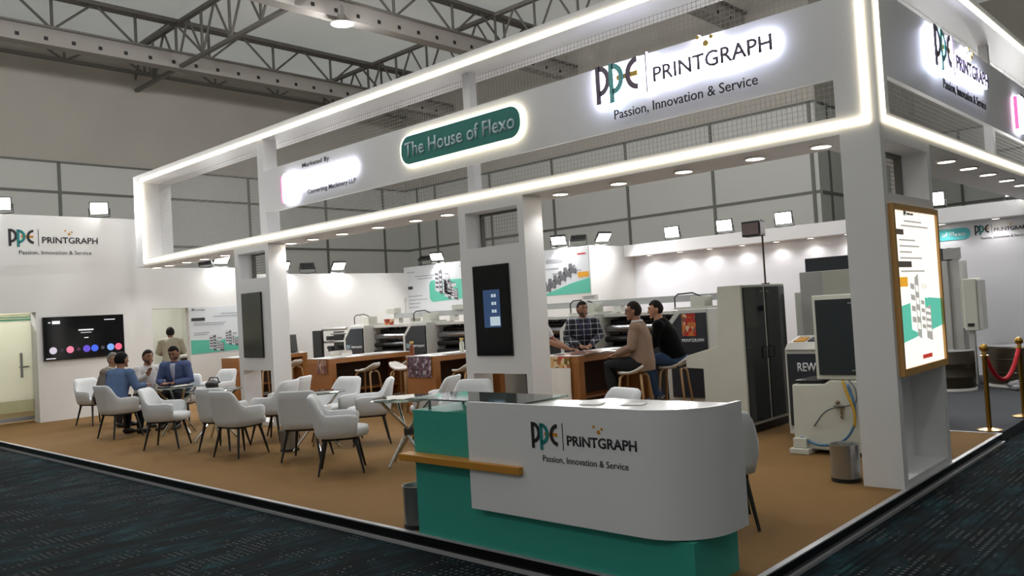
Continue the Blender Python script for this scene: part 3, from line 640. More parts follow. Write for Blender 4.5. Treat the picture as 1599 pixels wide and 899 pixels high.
logo(bl, FRONT, Vector((-3.88, 16.1, 2.45)), 0.17, 0.004)

# ------------------------------------------------------------------ flood lamps on the walls
def flood(x, y, z, yaw_deg, tilt, label, lit=True, w=FLOOD_W):
    t = thing('flood_lamp', label, 'flood lamp', (x, y, z + 0.005), math.radians(yaw_deg), 'flood lamps on the stand walls'); glare_k = 1.35  # heads enlarged to stand in for the glare around lit lamps
    R = Matrix.Translation((0, 0.12, 0.19)) @ Matrix.Rotation(math.radians(-tilt), 4, 'X') @ Matrix.Diagonal((glare_k, 1, glare_k, 1))     # local +Y is the beam
    mb = MB(); mb.box(-0.13, 0.13, -0.035, 0.02, -0.095, 0.095, R)
    for i in range(6): mb.box(-0.11 + i * 0.04, -0.10 + i * 0.04, -0.06, -0.035, -0.08, 0.08, R)
    mb.build('lamp_body', M_dark, t, bevel=0.006)
    mb = MB(); mb.box(-0.115, 0.115, 0.018, 0.026, -0.08, 0.08, R); mb.build('lamp_glass', M_flood if lit else M_blackglass, t)
    mb = MB(); mb.tube([(-0.19, 0.12, 0.19), (-0.19, 0.06, 0.03), (0, 0.03, 0.012), (0.19, 0.06, 0.03), (0.19, 0.12, 0.19)], 0.01, 6); mb.box(-0.05, 0.05, -0.02, 0.06, 0, 0.02); mb.build('lamp_bracket', M_dark, t)
    if lit:
        l = bpy.data.lights.new('lamp_light', 'AREA'); l.shape = 'RECTANGLE'; l.size = 0.22; l.size_y = 0.15; l.energy = w; l.color = (1, 0.995, 0.985); l.spread = math.radians(170)
        o = bpy.data.objects.new('lamp_light', l); C.objects.link(o); o.parent = t
        o.matrix_local = R @ Matrix.Translation((0, 0.04, 0)) @ Matrix.Rotation(math.radians(90), 4, 'X') @ Matrix.Rotation(PI, 4, 'X') if False else R @ Matrix.Translation((0, 0.04, 0)) @ Matrix.Rotation(math.radians(90), 4, 'X')
FL = 'lit flood lamp on the wall top '
flood(-17.5, 4.75, 3.97, -115, 8, FL + 'above the large wall logo, at the left edge'); flood(-17.5, 6.5, 3.97, -115, 8, FL + 'above the right end of the large wall logo')
flood(-17.44, 9.0, 2.95, -90, 45, FL + 'seen through the window of the blank panel column'); flood(-17.44, 10.55, 2.80, -100, 45, FL + 'just right of the blank panel column')
flood(-17.44, 12.15, 2.80, -100, 45, FL + 'in the middle of the plain left wall'); flood(-16.15, 14.46, 2.95, -150, 45, FL + 'above the block poster with the teal panel')
flood(-11.98, 14.46, 2.95, -150, 45, FL + 'above the poster with the row of press units'); flood(-11.18, 14.95, 2.95, -110, 45, FL + 'above the plain return of the store wall')
flood(-9.9, 16.0, 2.96, -170, 10, FL + 'first to the right of the store wall corner'); flood(-8.6, 16.0, 2.96, -170, 10, FL + 'just left of the square display on the pole')
flood(-7.28, 16.0, 2.96, -170, 10, FL + 'just right of the square display on the pole'); flood(-4.46, 16.0, 2.96, -170, 10, FL + 'just right of the corner pillar'); flood(-3.18, 16.0, 2.96, -170, 10, FL + 'above the back wall at the right edge')
flood(-17.44, 11.3, 2.80, 60, 60, 'unlit grey flood lamp turned away on the plain left wall', False); flood(-16.75, 14.46, 2.95, 20, 70, 'unlit finned flood lamp left of the lit one above the block poster', False)
flood(-11.45, 14.46, 2.95, 30, 65, 'unlit tilted flood lamp above the poster with the row of press units', False); flood(-17.46, 8.75, 2.95, 200, 25, 'unlit flood lamp head left of the blank panel column', False)

# ================================================================== RECEPTION COUNTER
rc = thing('reception_counter', 'white and teal reception counter with curved front and gold shelf strip', 'counter', (-4.76, 3.92, 0))
mb = MB(); mb.box(0, 2.33, 0.005, 0.49, 0, 0.27); mb.box(0, 0.75, 0.005, 0.49, 0.27, 0.91); mb.build('teal_plinth', M_teal, rc)
# curved white front: straight run, then a quarter turn
def wrap(off, n=12):
    R = 0.37 + off
    p = [(0.66, -0.07 - off), (2.05, -0.07 - off)]
    for k in range(1, n + 1):
        a = -PI / 2 + (PI / 2) * k / n; p.append((2.05 + R * math.cos(a), 0.30 + R * math.sin(a)))
    p.append((2.05 + R, 0.47)); return p
def strip(name, a, b, z0, z1, m):
    mb = MB(); pts = [Vector((x, y, z0)) for x, y in a] + [Vector((x, y, z0)) for x, y in reversed(b)]
    n = len(a); lo = [mb.bm.verts.new(p) for p in pts]; hi = [mb.bm.verts.new(p + Vector((0, 0, z1 - z0))) for p in pts]; N2 = 2 * n
    for i in range(N2): j = (i + 1) % N2; mb.face([lo[i], lo[j], hi[j], hi[i]])
    for i in range(n - 1): mb.face([lo[i], lo[N2 - 1 - i], lo[N2 - 2 - i], lo[i + 1]]); mb.face([hi[i], hi[i + 1], hi[N2 - 2 - i], hi[N2 - 1 - i]])
    return mb.build(name, m, rc, smooth=True)
strip('curved_front', wrap(0.0), wrap(-0.03), 0.28, 1.0, M_white)
strip('front_core', [(x, y) for x, y in wrap(-0.032)], [(x, 0.40) for x, y in wrap(-0.032)], 0.28, 0.74, M_white)
mb = MB(); top = [Vector((x, y, 0.955)) for x, y in wrap(-0.031)] + [Vector((1.45, 0.47, 0.955)), Vector((1.40, 0.36, 0.955)), Vector((1.22, 0.30, 0.955)), Vector((1.05, 0.36, 0.955)), Vector((0.66, 0.40, 0.955))]
mb.prism(top, (0, 0, 0.03)); mb.build('counter_top', mat('gloss_white', (228, 228, 224), 0.18, var=0.02, coat=0.4), rc)
mb = MB(); mb.box(1.40, 2.33, 0.42, 0.47, 0.27, 0.955); mb.build('back_panel', M_white, rc)
mb = MB(); mb.box(-0.055, 1.155, -0.11, 0.0, 0.552, 0.602); mb.build('gold_shelf', M_gold, rc, bevel=0.004)
mb = MB(); mb.box(-0.03, 1.12, 0.0, 0.47, 0.987, 0.997); mb.build('glass_top', M_glass, rc)
for x, y in ((0.13, 0.06), (0.56, 0.12), (0.13, 0.40), (0.56, 0.42)):
    mb = MB(); mb.cyl((x, y, 0.91), (x, y, 0.987), 0.012, n=10); mb.build('glass_standoff', M_steel, rc, smooth=True)
logo(rc, FRONT, Vector((1.248, -0.07, 0.731)), 0.163, 0.001, ext=0.003, bold=0.004)
for x, y in ((1.55, 0.18), (1.82, 0.24)):
    pl = thing('paper_stack', 'white brochures lying flat on the counter top, ' + ('left stack' if x < 1.7 else 'right stack'), 'papers', (-4.76 + x, 3.92 + y, 0.985), 0.3)
    mb = MB(); mb.box(-0.07, 0.07, -0.05, 0.05, 0, 0.003); mb.box(-0.06, 0.075, -0.055, 0.045, 0.003, 0.005); mb.build('sheets', M_paper, pl)

# ================================================================== CHAIRS
def make_chair(name, label):
    """facing local +Y"""
    t = thing(name, label, 'chair', (0, 0, 0), 0, 'white tub chairs of the lounge')
    mb = MB(); n = 28
    def prof(u):     # u 0..1 around from right front via the back to the left front
        a = math.radians(-38 + 256 * u); ex = 0.62
        c, s = math.cos(a), math.sin(a)
        x = 0.275 * math.copysign(abs(c) ** ex, c); y = -0.27 * math.copysign(abs(s) ** ex, s)
        if s < 0: y = 0.27 * abs(s) ** 0.8 * 1.0
        b = max(0.0, min(1.0, (math.sin(a) - 0.30) / 0.58)); b = b * b * (3 - 2 * b)
        f = max(0.0, min(1.0, (0.27 - y) / 0.16))
        ztop = 0.625 + 0.205 * b - (1 - f) * 0.05
        return x, y, ztop, b
    outer = []
    for i in range(n + 1):
        x, y, zt, b = prof(i / n)
        fl = 1.0
        ring = [(x * 0.80, y * 0.80, 0.375), (x * 0.93, y * 0.93, 0.385), (x * 1.0, y * 1.0, 0.46), (x * 1.05, y * 1.04 - 0.03 * b, zt - 0.10), (x * 1.05, y * 1.05 - 0.05 * b, zt - 0.02), (x * 1.0, y * 1.0 - 0.045 * b, zt), (x * 0.93, y * 0.92 - 0.03 * b, zt - 0.015), (x * 0.88, y * 0.86 - 0.01 * b, zt - 0.09), (x * 0.82, y * 0.80, 0.50), (x * 0.78, y * 0.76, 0.44)]
        outer.append([mb.bm.verts.new(p) for p in ring])
    for a, b in zip(outer, outer[1:]):
        for k in range(len(a) - 1): mb.face([a[k], b[k], b[k + 1], a[k + 1]])
    mb.face(list(reversed(outer[0]))); mb.face(outer[-1])
    sh = mb.build('shell', M_chair, t, smooth='all')
    mb = MB(); m = 24; rings = []
    for z, k in ((0.372, 0.80), (0.385, 0.98), (0.435, 1.02), (0.465, 0.98), (0.478, 0.80)):
        r = []
        for i in range(m):
            a = 2 * PI * i / m; c, s = math.cos(a), math.sin(a)
            r.append(Vector((0.235 * k * math.copysign(abs(c) ** 0.6, c), 0.03 + 0.265 * k * math.copysign(abs(s) ** 0.6, s), z)))
        rings.append(r)
    mb.rings(rings); mb.build('seat', M_chair, t, smooth='all')
    for sx in (-1, 1):
        for sy in (-1, 1):
            mb = MB(); mb.tube([(sx * 0.165, sy * 0.155, 0.385), (sx * 0.235, sy * 0.235, 0.0)], [0.021, 0.011], 10); mb.build('leg', M_leg, t, smooth=True)
    mb = MB(); mb.box(-0.19, 0.19, -0.19, 0.19, 0.352, 0.374); mb.build('under_frame', M_leg, t)
    return t
chairs = [
    (-7.43, 5.12, 52, 'nearest white tub chair, standing alone in front toward the counter'),
    (-8.50, 5.38, 128, 'white tub chair turned away, directly left of the nearest chair'),
    (-9.62, 5.14, 100, 'white tub chair with its back to us, in front of the steel bin'),
    (-10.35, 5.30, 118, 'white tub chair half hidden behind the one in front of the bin'),
    (-11.35, 4.98, 45, 'white tub chair facing right, between the seated group and the lounge tables'),
    (-13.30, 5.10, 98, 'white tub chair holding the man in the steel blue blazer seen from behind'),
    (-15.72, 5.62, 15, 'white tub chair against the television wall at the far left'),
    (-13.72, 6.30, -52, 'white tub chair holding the bearded man in the blue blazer'),
    (-14.35, 7.25, -75, 'white tub chair with a black bag on it beside the doorway'),
    (-9.40, 6.42, -80, 'white tub chair facing us behind the middle glass table'),
    (-8.72, 6.48, -125, 'white tub chair left of the glass table nearest the counter'),
    (-8.02, 6.98, 205, 'white tub chair behind the glass table, left of the screen column'),
    (-6.85, 6.42, -70, 'white tub chair in front of the screen column base'),
    (-10.30, 6.02, 205, 'white tub chair facing left, in front of the blank panel column'),
    (-10.75, 6.52, 212, 'white tub chair hidden behind the left facing chair at the blank panel column'),
    (-4.55, 5.95, 255, 'pale tub chair standing behind the middle of the reception counter'),
    (-3.03, 5.27, 125, 'pale tub chair peeking out at the right end of the reception counter')]
def facing(deg): return math.radians(deg - 90)
ch0 = make_chair('tub_chair', chairs[0][3]); ch0.location = (chairs[0][0], chairs[0][1], 0); ch0.rotation_euler[2] = facing(chairs[0][2])
for x, y, a, l in chairs[1:]: dup(ch0, (x, y, 0), facing(a), l)

# ---- glass tables with crossed chrome tubes
def make_table(label):
    t = thing('glass_table', label, 'table', (0, 0, 0), 0, 'round glass tables of the lounge')
    mb = MB(); mb.lathe([(0.385, 0.71), (0.40, 0.714), (0.40, 0.718), (0.385, 0.722)], n=40); mb.build('glass_top', M_glass, t, smooth=True)
    for k in range(4):
        a = PI / 4 + k * PI / 2; b = a + PI + 0.25
        mb = MB(); mb.tube([(0.30 * math.cos(a), 0.30 * math.sin(a), 0.70), (0.035 * math.cos(a + 1.6), 0.035 * math.sin(a + 1.6), 0.36), (0.29 * math.cos(b), 0.29 * math.sin(b), 0.012)], 0.016, 10); mb.build('leg', M_chrome, t, smooth=True)
        mb = MB(); mb.cyl((0.30 * math.cos(a), 0.30 * math.sin(a), 0.695), (0.30 * math.cos(a), 0.30 * math.sin(a), 0.709), 0.03, n=12); mb.build('glass_pad', M_steel, t)
    mb = MB(); mb.cyl((0, 0, 0.325), (0, 0, 0.395), 0.055, n=16); mb.build('hub', M_dark, t, smooth=True)
    return t
tabs = [(-7.02, 5.72, 0.5, 'round glass table with crossed chrome legs left of the reception counter'), (-8.98, 5.82, 0.1, 'round glass table behind the two chairs turned away'),
        (-11.30, 5.66, 0.3, 'round glass table in front of the blank panel column'), (-12.62, 5.72, 0.7, 'round glass table where the seated group meets')]
tb0 = make_table(tabs[0][3]); tb0.location = tabs[0][:2] + (0,); tb0.rotation_euler[2] = tabs[0][2]
for x, y, a, l in tabs[1:]: dup(tb0, (x, y, 0), a, l)
def sheet(x, y, z, rz, w, d, label, m=M_paper, h=0.006):
    t = thing('paper_sheet', label, 'papers', (x, y, z), rz); mb = MB(); n = 6
    for i in range(n): mb.box(-w / 2 + w * i / n, -w / 2 + w * (i + 1) / n, -d / 2, d / 2, 0.0005 + 0.004 * (1 + math.sin(i * 1.7)), h + 0.004 * (1 + math.sin(i * 1.7)))
    mb.build('sheet', m, t); return t
sheet(-7.08, 5.68, 0.723, 0.9, 0.30, 0.42, 'open white brochure on the glass table near the counter'); sheet(-6.82, 5.98, 0.723, 0.3, 0.2, 0.26, 'second white leaflet on the glass table near the counter')
sheet(-12.72, 5.85, 0.723, 0.4, 0.21, 0.30, 'white notes on the glass table of the seated group')
# bag on the chair
bg_ = thing('shoulder_bag', 'black bag lying on the white chair beside the doorway', 'bag', (-14.33, 7.17, 0.482), 0.4)
mb = MB(); mb.ball((0, 0, 0.09), (0.17, 0.11, 0.09), 16, 10); mb.build('bag_body', M_black, bg_, smooth='all'); mb = MB(); mb.tube([(-0.15, 0, 0.10), (-0.08, 0.02, 0.22), (0.08, 0.02, 0.22), (0.15, 0, 0.10)], 0.012, 8); mb.build('bag_strap', M_dark, bg_, smooth=True)

# ---- bins
def make_bin(label):
    t = thing('waste_bin', label, 'bin', (0, 0, 0), 0, 'steel waste bins')
    mb = MB(); mb.lathe([(0.115, 0.03), (0.118, 0.27), (0.122, 0.29), (0.112, 0.29), (0.108, 0.27), (0.105, 0.04), (0.02, 0.04)], n=32); mb.build('bin_body', M_steel, t, smooth=True)
    mb = MB(); mb.lathe([(0.10, 0.0), (0.119, 0.0), (0.119, 0.03), (0.10, 0.032)], n=32); mb.build('bin_base', M_black, t, smooth=True); return t
b0 = make_bin('brushed steel waste bin beside the foot of the corner pillar'); b0.location = (-2.79, 6.98, 0); b0.scale = (1.02, 1.02, 1.08)
dup(b0, (-9.28, 5.62, 0), 0, 'small steel waste bin behind the legs of the lounge chairs').scale = (1, 1, 0.9); dup(b0, (-4.91, 4.05, 0), 0, 'steel waste bin half hidden behind the teal end of the reception counter').scale = (0.95, 0.95, 1.1)

# ================================================================== BAR COUNTERS AND STOOLS
def bar(x0, x1, y0, y1, label, z=0.96):
    t = thing('bar_table', label, 'bar table', (x0, y0, 0), 0, 'oak bar tables in front of the presses'); w, d = x1 - x0, y1 - y0
    bx('end_panel', M_wood, t, (0, w, 0, 0.12, 0, z - 0.09), bevel=0.004); bx('end_panel', M_wood, t, (0, w, d - 0.12, d, 0, z - 0.09), bevel=0.004)
    bx('table_top', M_woodtop, t, (0, w, 0, d, z - 0.09, z - 0.008)); bx('white_top_sheet', M_white, t, (-0.004, w + 0.004, -0.004, d + 0.004, z - 0.008, z)); bx('centre_panel', mat('bar_dark_inside', (72, 52, 38), 0.6), t, (0.10, 0.14, 0.12, d - 0.12, 0, z - 0.09))
    bx('shelf', M_wood, t, (0.14, w - 0.25, 0.12, d - 0.12, 0.34, 0.37)); return t
bar(-16.5, -15.8, 8.46, 10.12, 'oak bar table behind the blank panel column'); bar(-12.75, -12.03, 8.15, 9.95, 'oak bar table with the long open side, right of the blank panel column')
bar(-10.55, -9.85, 8.62, 10.2, 'oak bar table with purple printed film hanging on its end, left of the screen column'); bar(-7.5, -6.8, 8.45, 10.15, 'oak bar table where the three men talk')
def hang(x0, x1, y, z0, z1, label, m, wave=0.008):
    t = thing('hanging_print', label, 'printed sheet', (x0, y, z0)); mb = MB(); n = 14; r0 = []; rings = []
    for k in range(7):
        z = (z1 - z0) * k / 6
        rings.append([Vector(((x1 - x0) * i / n, -0.006 - wave * (1 + math.sin(i * 1.3 + k * 0.5)) * (1 - k / 7), z)) for i in range(n + 1)] + [Vector(((x1 - x0) * i / n, -0.002 - wave * (1 + math.sin(i * 1.3 + k * 0.5)) * (1 - k / 7), z)) for i in range(n, -1, -1)])
    mb.rings(rings); mb.build('sheet', m, t, smooth=True); return t
hang(-12.42, -12.12, 8.144, 0.70, 0.955, 'brown printed film sample hanging on the end of the long open bar table', M_film1)
hang(-10.5, -9.92, 8.614, 0.62, 0.955, 'purple grey printed film sample hanging over a bar table end', M_film2)
hang(-7.48, -6.93, 8.444, 0.80, 0.955, 'colourful fruit print strip hanging over the end of the talking men table', M_film3)
hang(-7.46, -6.92, 8.432, 0.30, 0.80, 'large blank white sheet hanging below the fruit print strip', M_paper, 0.018)
sheet(-7.05, 8.9, 0.961, 0.1, 0.55, 0.7, 'dark printed film lying on the talking men table', M_film1); sheet(-6.98, 9.75, 0.961, 0.3, 0.3, 0.42, 'white papers at the far end of the talking men table')
sheet(-12.2, 8.42, 0.961, 0.2, 0.26, 0.3, 'white papers on the corner of the long open bar table'); sheet(-12.25, 9.2, 0.961, 0.1, 0.3, 0.45, 'white leaflet on the middle of the long open bar table')
sheet(-16.1, 8.6, 0.961, 0.1, 0.6, 0.25, 'white cloth folded over the bar table behind the blank panel column')
sheet(-16.05, 9.15, 0.961, 0.1, 0.3, 0.3, 'white leaflets on the bar table by the dark display stands'); sheet(-10.1, 9.2, 0.961, 0.15, 0.4, 0.6, 'white film sheets on the bar table with the purple print')
bx2 = thing('paper_tray', 'white open tray on the corner of the long open bar table', 'tray', (-12.55, 8.75, 0.96), 0.1)
mb = MB(); mb.box(-0.16, 0.16, -0.12, 0.12, 0.0, 0.012); mb.box(-0.16, -0.148, -0.12, 0.12, 0.012, 0.10); mb.box(0.148, 0.16, -0.12, 0.12, 0.012, 0.06); mb.box(-0.148, 0.148, 0.108, 0.12, 0.012, 0.10); mb.build('tray_body', M_plastic, bx2)
for i, (x, y, a) in enumerate(((-16.2, 9.68, 0.22), (-15.95, 9.86, -0.08))):
    t = thing('display_stand', 'dark upright display stand on the bar table, ' + ('left one leaning' if i == 0 else 'right one'), 'display stand', (x, y, 0.961), 0.5)
    R = Matrix.Rotation(a, 4, 'Y'); mb = MB(); mb.box(-0.05, 0.05, -0.13, 0.13, 0.02, 0.40, R); mb.build('screen_panel', M_dark, t, bevel=0.006); mb = MB(); mb.box(-0.09, 0.09, -0.10, 0.10, 0, 0.02); mb.build('foot', M_black, t)
def bottle(x, y, z, label, body):
    t = thing('bottle', label, 'bottle', (x, y, z)); mb = MB(); mb.lathe([(0.02, 0), (0.038, 0.004), (0.04, 0.13), (0.032, 0.165), (0.015, 0.19), (0.015, 0.205)], n=16); mb.build('bottle_body', body, t, smooth=True)
    mb = MB(); mb.lathe([(0.018, 0.20), (0.032, 0.203), (0.032, 0.232), (0.03, 0.236)], n=16); mb.build('cap', mat('yellow_cap', (214, 180, 90), 0.5), t, smooth=True)
bottle(-10.49, 8.70, 0.961, 'brown bottle with a yellow cap on the left corner of a bar table', mat('brown_bottle', (130, 62, 36), 0.3)); bottle(-9.98, 9.35, 0.966, 'small bottle with a yellow cap among the film sheets', M_cream)

def make_stool(label):
    """seat shell rising at the back (local -Y), front toward +Y"""
    t = thing('bar_stool', label, 'bar stool', (0, 0, 0), 0, 'white bar stools with oak legs'); mb = MB(); rings = []
    for j in range(9):
        v = j / 8; y = 0.20 - 0.42 * v; w = 0.20 * (1 - (2 * v - 1) ** 4 * 0.55); lift = 0.0 if v < 0.45 else 0.13 * ((v - 0.45) / 0.55) ** 1.6
        top = [Vector((w * s, y, 0.735 + lift + 0.02 * s * s * (1 - v * 0.3))) for s in (-1, -0.6, -0.2, 0.2, 0.6, 1)]
        bot = [Vector((w * s * 0.94, y, 0.70 + lift * 0.78 + 0.012 * s * s)) for s in (1, 0.6, 0.2, -0.2, -0.6, -1)]
        rings.append(top + bot)
    mb.rings(rings); mb.build('seat_shell', M_plastic, t, smooth='all', sub=1)
    for sx in (-1, 1):
        for sy in (-1, 1):
            mb = MB(); mb.tube([(sx * 0.04, sy * 0.12, 0.70), (sx * 0.10, sy * 0.125, 0.695), (sx * 0.135, sy * 0.14, 0.66), (sx * 0.205, sy * 0.205, 0.0)], [0.016, 0.017, 0.017, 0.014], 8); mb.build('leg', M_stoolwood, t, smooth='all')
    mb = MB()
    for a, b in (((-0.185, 0.185), (0.185, 0.185)), ((-0.185, -0.185), (0.185, -0.185)), ((-0.185, -0.185), (-0.185, 0.185)), ((0.185, -0.185), (0.185, 0.185))): mb.tube([(a[0], a[1], 0.22), (b[0], b[1], 0.22)], 0.009, 6)
    mb.build('footrest', M_steel, t, smooth=True)
    return t
stools = [(-6.12, 8.72, 195, 'bar stool under the man in the brown pullover'), (-6.02, 9.50, 195, 'bar stool under the man in the black sweater'),
          (-11.62, 8.62, 200, 'empty bar stool nearest the long open side of the bar table'), (-11.70, 9.52, 190, 'empty bar stool farther along the long open bar table'),
          (-10.98, 8.88, 15, 'empty bar stool left of the purple film bar table'), (-15.2, 9.35, 190, 'bar stool just right of the blank panel column'),
          (-15.15, 8.7, 180, 'bar stool seen through the base of the blank panel column'), (-9.35, 8.8, 180, 'bar stool seen through the base of the screen column')]
st0 = make_stool(stools[0][3]); st0.location = stools[0][:2] + (0,); st0.rotation_euler[2] = facing(stools[0][2])
for x, y, a, l in stools[1:]: dup(st0, (x, y, 0), facing(a), l)

# ================================================================== PRESS UNITS
def press_unit(x, label, word='PRINTGRAPH', tall=False):
    """side frame block with a dark chamfered door toward -Y"""
    t = thing('press_unit', label, 'printing press', (x, 11.0, 0), 0, 'white press units in a row')
    T = Matrix.Identity(4)
    mb = MB(); out = [Vector((0, 0, 0)), Vector((0.76, 0, 0)), Vector((0.76, 0, 1.47)), Vector((0.24, 0, 1.47)), Vector((-0.02, 0, 1.20))]
    mb.prism(out, (0, 0.78, 0)); mb.build('frame_block', M_mach, t, bevel=0.012)
    d = [Vector((0.09, -0.03, 0.12)), Vector((0.74, -0.03, 0.12)), Vector((0.74, -0.03, 1.41)), Vector((0.30, -0.03, 1.41)), Vector((0.09, -0.03, 1.19))]
    mb = MB(); mb.prism(d, (0, 0.032, 0)); dr = mb.build('door', M_charcoal, t, bevel=0.006)
    mb = MB(); mb.box(0.68, 0.70, -0.05, -0.03, 0.70, 0.86); mb.build('handle', M_black, dr)
    lg = logo_shapes()
    for k in ('p1', 'p2', 'c'): poly_part('logo_letter', lg[k], 0.11, mat('logo_pale', (170, 196, 206), 0.5, var=0), dr, FRONT, Vector((0.13, -0.03, 0.94)), 0.001, 0.004)
    text('logo_word', word, 0.31, 0.965, 0.38, 0.052, M_txtwhite, dr, FRONT, (0, -0.031, 0), 0.02)
    mb = MB(); mb.box(0.05, 0.70, 0.20, 0.62, 1.47, 1.50); mb.box(0.30, 0.55, 0.30, 0.55, 1.50, 1.66); mb.build('drive_head', M_cream, t, bevel=0.006)
    mb = MB(); mb.tube([(0.02, 0.30, 1.47), (0.02, 0.30, 1.66), (0.07, 0.32, 1.71), (0.30, 0.38, 1.72), (0.42, 0.42, 1.66)], 0.012, 8); mb.build('hose', M_dark, t, smooth=True)
    return t
xs = [-15.64, -13.52, -11.4, -9.22, -7.08]
uL = ['farthest left', 'second from the left', 'third from the left, behind the screen column', 'behind the plaid shirt man', 'behind the man in the black sweater']
for x, l in zip(xs, uL): press_unit(x, 'white press unit with a dark logo door, ' + l)
def roller_bank(x0, x1, label):
    t = thing('roller_bank', label, 'press rollers', (x0, 11.25, 0), 0, 'roller banks between the press units'); L = x1 - x0
    mb = MB(); mb.box(0, L, 0.35, 0.45, 0.0, 0.62); mb.box(0, L, 0.0, 0.10, 0.78, 0.90); mb.build('cross_beam', M_dark, t)
    for y, z, r, m in ((0.10, 1.20, 0.075, M_roller), (0.20, 1.04, 0.06, M_roller), (0.06, 1.02, 0.045, M_black), (0.25, 1.30, 0.05, M_black), (0.12, 0.70, 0.05, M_roller), (0.30, 0.90, 0.07, M_black)):
        mb = MB(); mb.cyl((0, y, z), (L, y, z), r, n=18); mb.build('roller', m, t, smooth=True)
    mb = MB(); mb.box(0, L, 0.0, 0.45, 1.40, 1.45); mb.build('top_cover', M_mach, t); mb = MB(); mb.box(0, L, 0.44, 0.47, 0.62, 1.40); mb.build('back_web', M_film2, t); return t
for i in range(4): roller_bank(xs[i] + 0.762, xs[i + 1] - 0.022, 'steel and black rollers ' + ['right of the farthest left press unit', 'right of the second press unit', 'behind the screen column', 'behind the man in the brown pullover'][i])
uw = thing('unwinder', 'black unwinder stand with steel bars at the far left end of the presses', 'unwinder', (-17.0, 11.05, 0))
bx('side_plate', M_black, uw, (0, 0.36, 0, 0.08, 0, 1.40), bevel=0.01); bx('side_plate', M_black, uw, (0, 0.36, 0.6, 0.68, 0, 1.35), bevel=0.01)
for z, y, r in ((1.42, 0.06, 0.035), (1.12, 0.1, 0.03), (0.98, 0.2, 0.045), (1.30, 0.3, 0.02)):
    mb = MB(); mb.cyl((0.36, y, z), (1.32, y, z), r, n=12); mb.build('bar', M_steel if r < 0.04 else M_black, uw, smooth=True)
bx('bracket', M_black, uw, (0.55, 0.70, 0.02, 0.24, 1.16, 1.26), (0.85, 0.98, 0.02, 0.24, 0.94, 1.06), (0.60, 0.75, 0.02, 0.24, 0.9, 1.02))
# bridge duct above the presses
du = thing('bridge_duct', 'long grey overhead duct bridging the press units', 'duct', (-14.85, 11.68, 0))
bx('duct_beam', mat('duct_grey', (176, 178, 178), 0.5, 0.1), du, (0.2, 8.65, 0, 0.14, 1.585, 1.695), bevel=0.006)
for x in (0.2, 2.05, 4.2, 6.3, 8.4): bx('duct_post', M_mach, du, (x, x + 0.16, 0.01, 0.13, 1.474, 1.585))
bx('junction_box', M_cream, du, (0.0, 0.3, -0.05, 0.14, 1.70, 1.82), bevel=0.01); bx('junction_box', M_cream, du, (2.2, 2.6, -0.06, 0.14, 1.70, 1.80), bevel=0.01)
mb = MB(); mb.cyl((0.55, 0.07, 1.695), (0.55, 0.07, 1.98), 0.012, n=8); mb.cyl((0.55, 0.07, 1.93), (0.55, 0.07, 2.03), 0.03, n=10); mb.build('signal_lamp', M_cream, du, smooth=True)
for x, w, l in ((-14.5, 0.55, 'white ink bucket with a red print behind the first duct post'), (-13.6, 0.35, 'clear wrapped reel on top of the second roller bank')):
    t = thing('ink_bucket', l, 'bucket', (x, 11.42, 1.452)); mb = MB(); mb.lathe([(0.10, 0), (0.115, 0.11), (0.12, 0.125), (0.11, 0.128)], n=20); mb.build('bucket_body', M_film4 if w > 0.5 else M_cream, t, smooth=True)
tagp = thing('notice_card', 'small white notice card standing above the press behind the plaid shirt man', 'card', (-8.95, 11.4, 1.70)); bx('card', M_paper, tagp, (-0.02, 0.34, -0.06, -0.05, 0, 0.10)); mb = MB(); bars(mb, [(0.02, 0.065, 0.26), (0.03, 0.035, 0.24)], Vector((-0.01, -0.06, 0)), FRONT, 0.012); mb.build('small_print', M_txtgrey, tagp); bx('card_foot', M_steel, tagp, (0.12, 0.16, -0.05, 0.05, 0, 0.02))
pp = thing('taped_print', 'red and orange printed sample taped on the door behind the black sweater', 'printed sheet', (-6.75, 10.966, 1.06)); bx('sheet', M_film4, pp, (0, 0.24, -0.004, 0.0, 0, 0.34))

def curve(pts, n=6):
    q = [Vector(p) for p in pts]; q = [q[0] * 2 - q[1]] + q + [q[-1] * 2 - q[-2]]; out = []
    for i in range(1, len(q) - 2):
        a, b, c, d = q[i - 1:i + 3]
        for k in range(n):
            t = k / n; out.append(0.5 * (2 * b + (c - a) * t + (2 * a - 5 * b + 4 * c - d) * t * t + (3 * b - a - 3 * c + d) * t ** 3))
    return out + [q[-2]]
# ================================================================== TALL GLASS DOOR CABINET
cb = thing('machine_cabinet', 'tall cream machine cabinet with two smoked glass doors', 'cabinet', (-4.58, 8.75, 0))
mb = MB(); out = [Vector((0, 0, 0.10)), Vector((0, 0, 1.745)), Vector((-0.30, 0, 1.745)), Vector((-0.34, 0, 1.04)), Vector((-0.78, 0, 0.925)), Vector((-0.785, 0, 0.78)), Vector((-0.55, 0, 0.77)), Vector((-0.55, 0, 0.10))]
mb.prism(out, (0, 1.14, 0)); mb.build('cabinet_body', M_cream, cb, bevel=0.006)
bx('plinth', M_black, cb, (-0.52, -0.03, 0.03, 1.10, 0, 0.10))
for i, (y0, y1) in enumerate(((0.04, 0.535), (0.60, 1.10))):
    d = bx('glass_door', M_blackglass, cb, (0, 0.018, y0, y1, 0.14, 1.715)); hy = y1 - 0.05 if i == 0 else y0 + 0.05
    mb = MB(); mb.tube([(0.018, hy, 0.86), (0.055, hy, 0.87), (0.055, hy, 0.99), (0.018, hy, 1.0)], 0.009, 8); mb.build('handle', M_black, d, smooth=True)
    bx('hinge', M_steel, d, (0.018, 0.024, hy - 0.04, hy + 0.01, 1.655, 1.668))
dp = thing('pole_display', 'small square black display on a slim pole above the glass door cabinet', 'display', (-4.70, 9.52, 1.745))
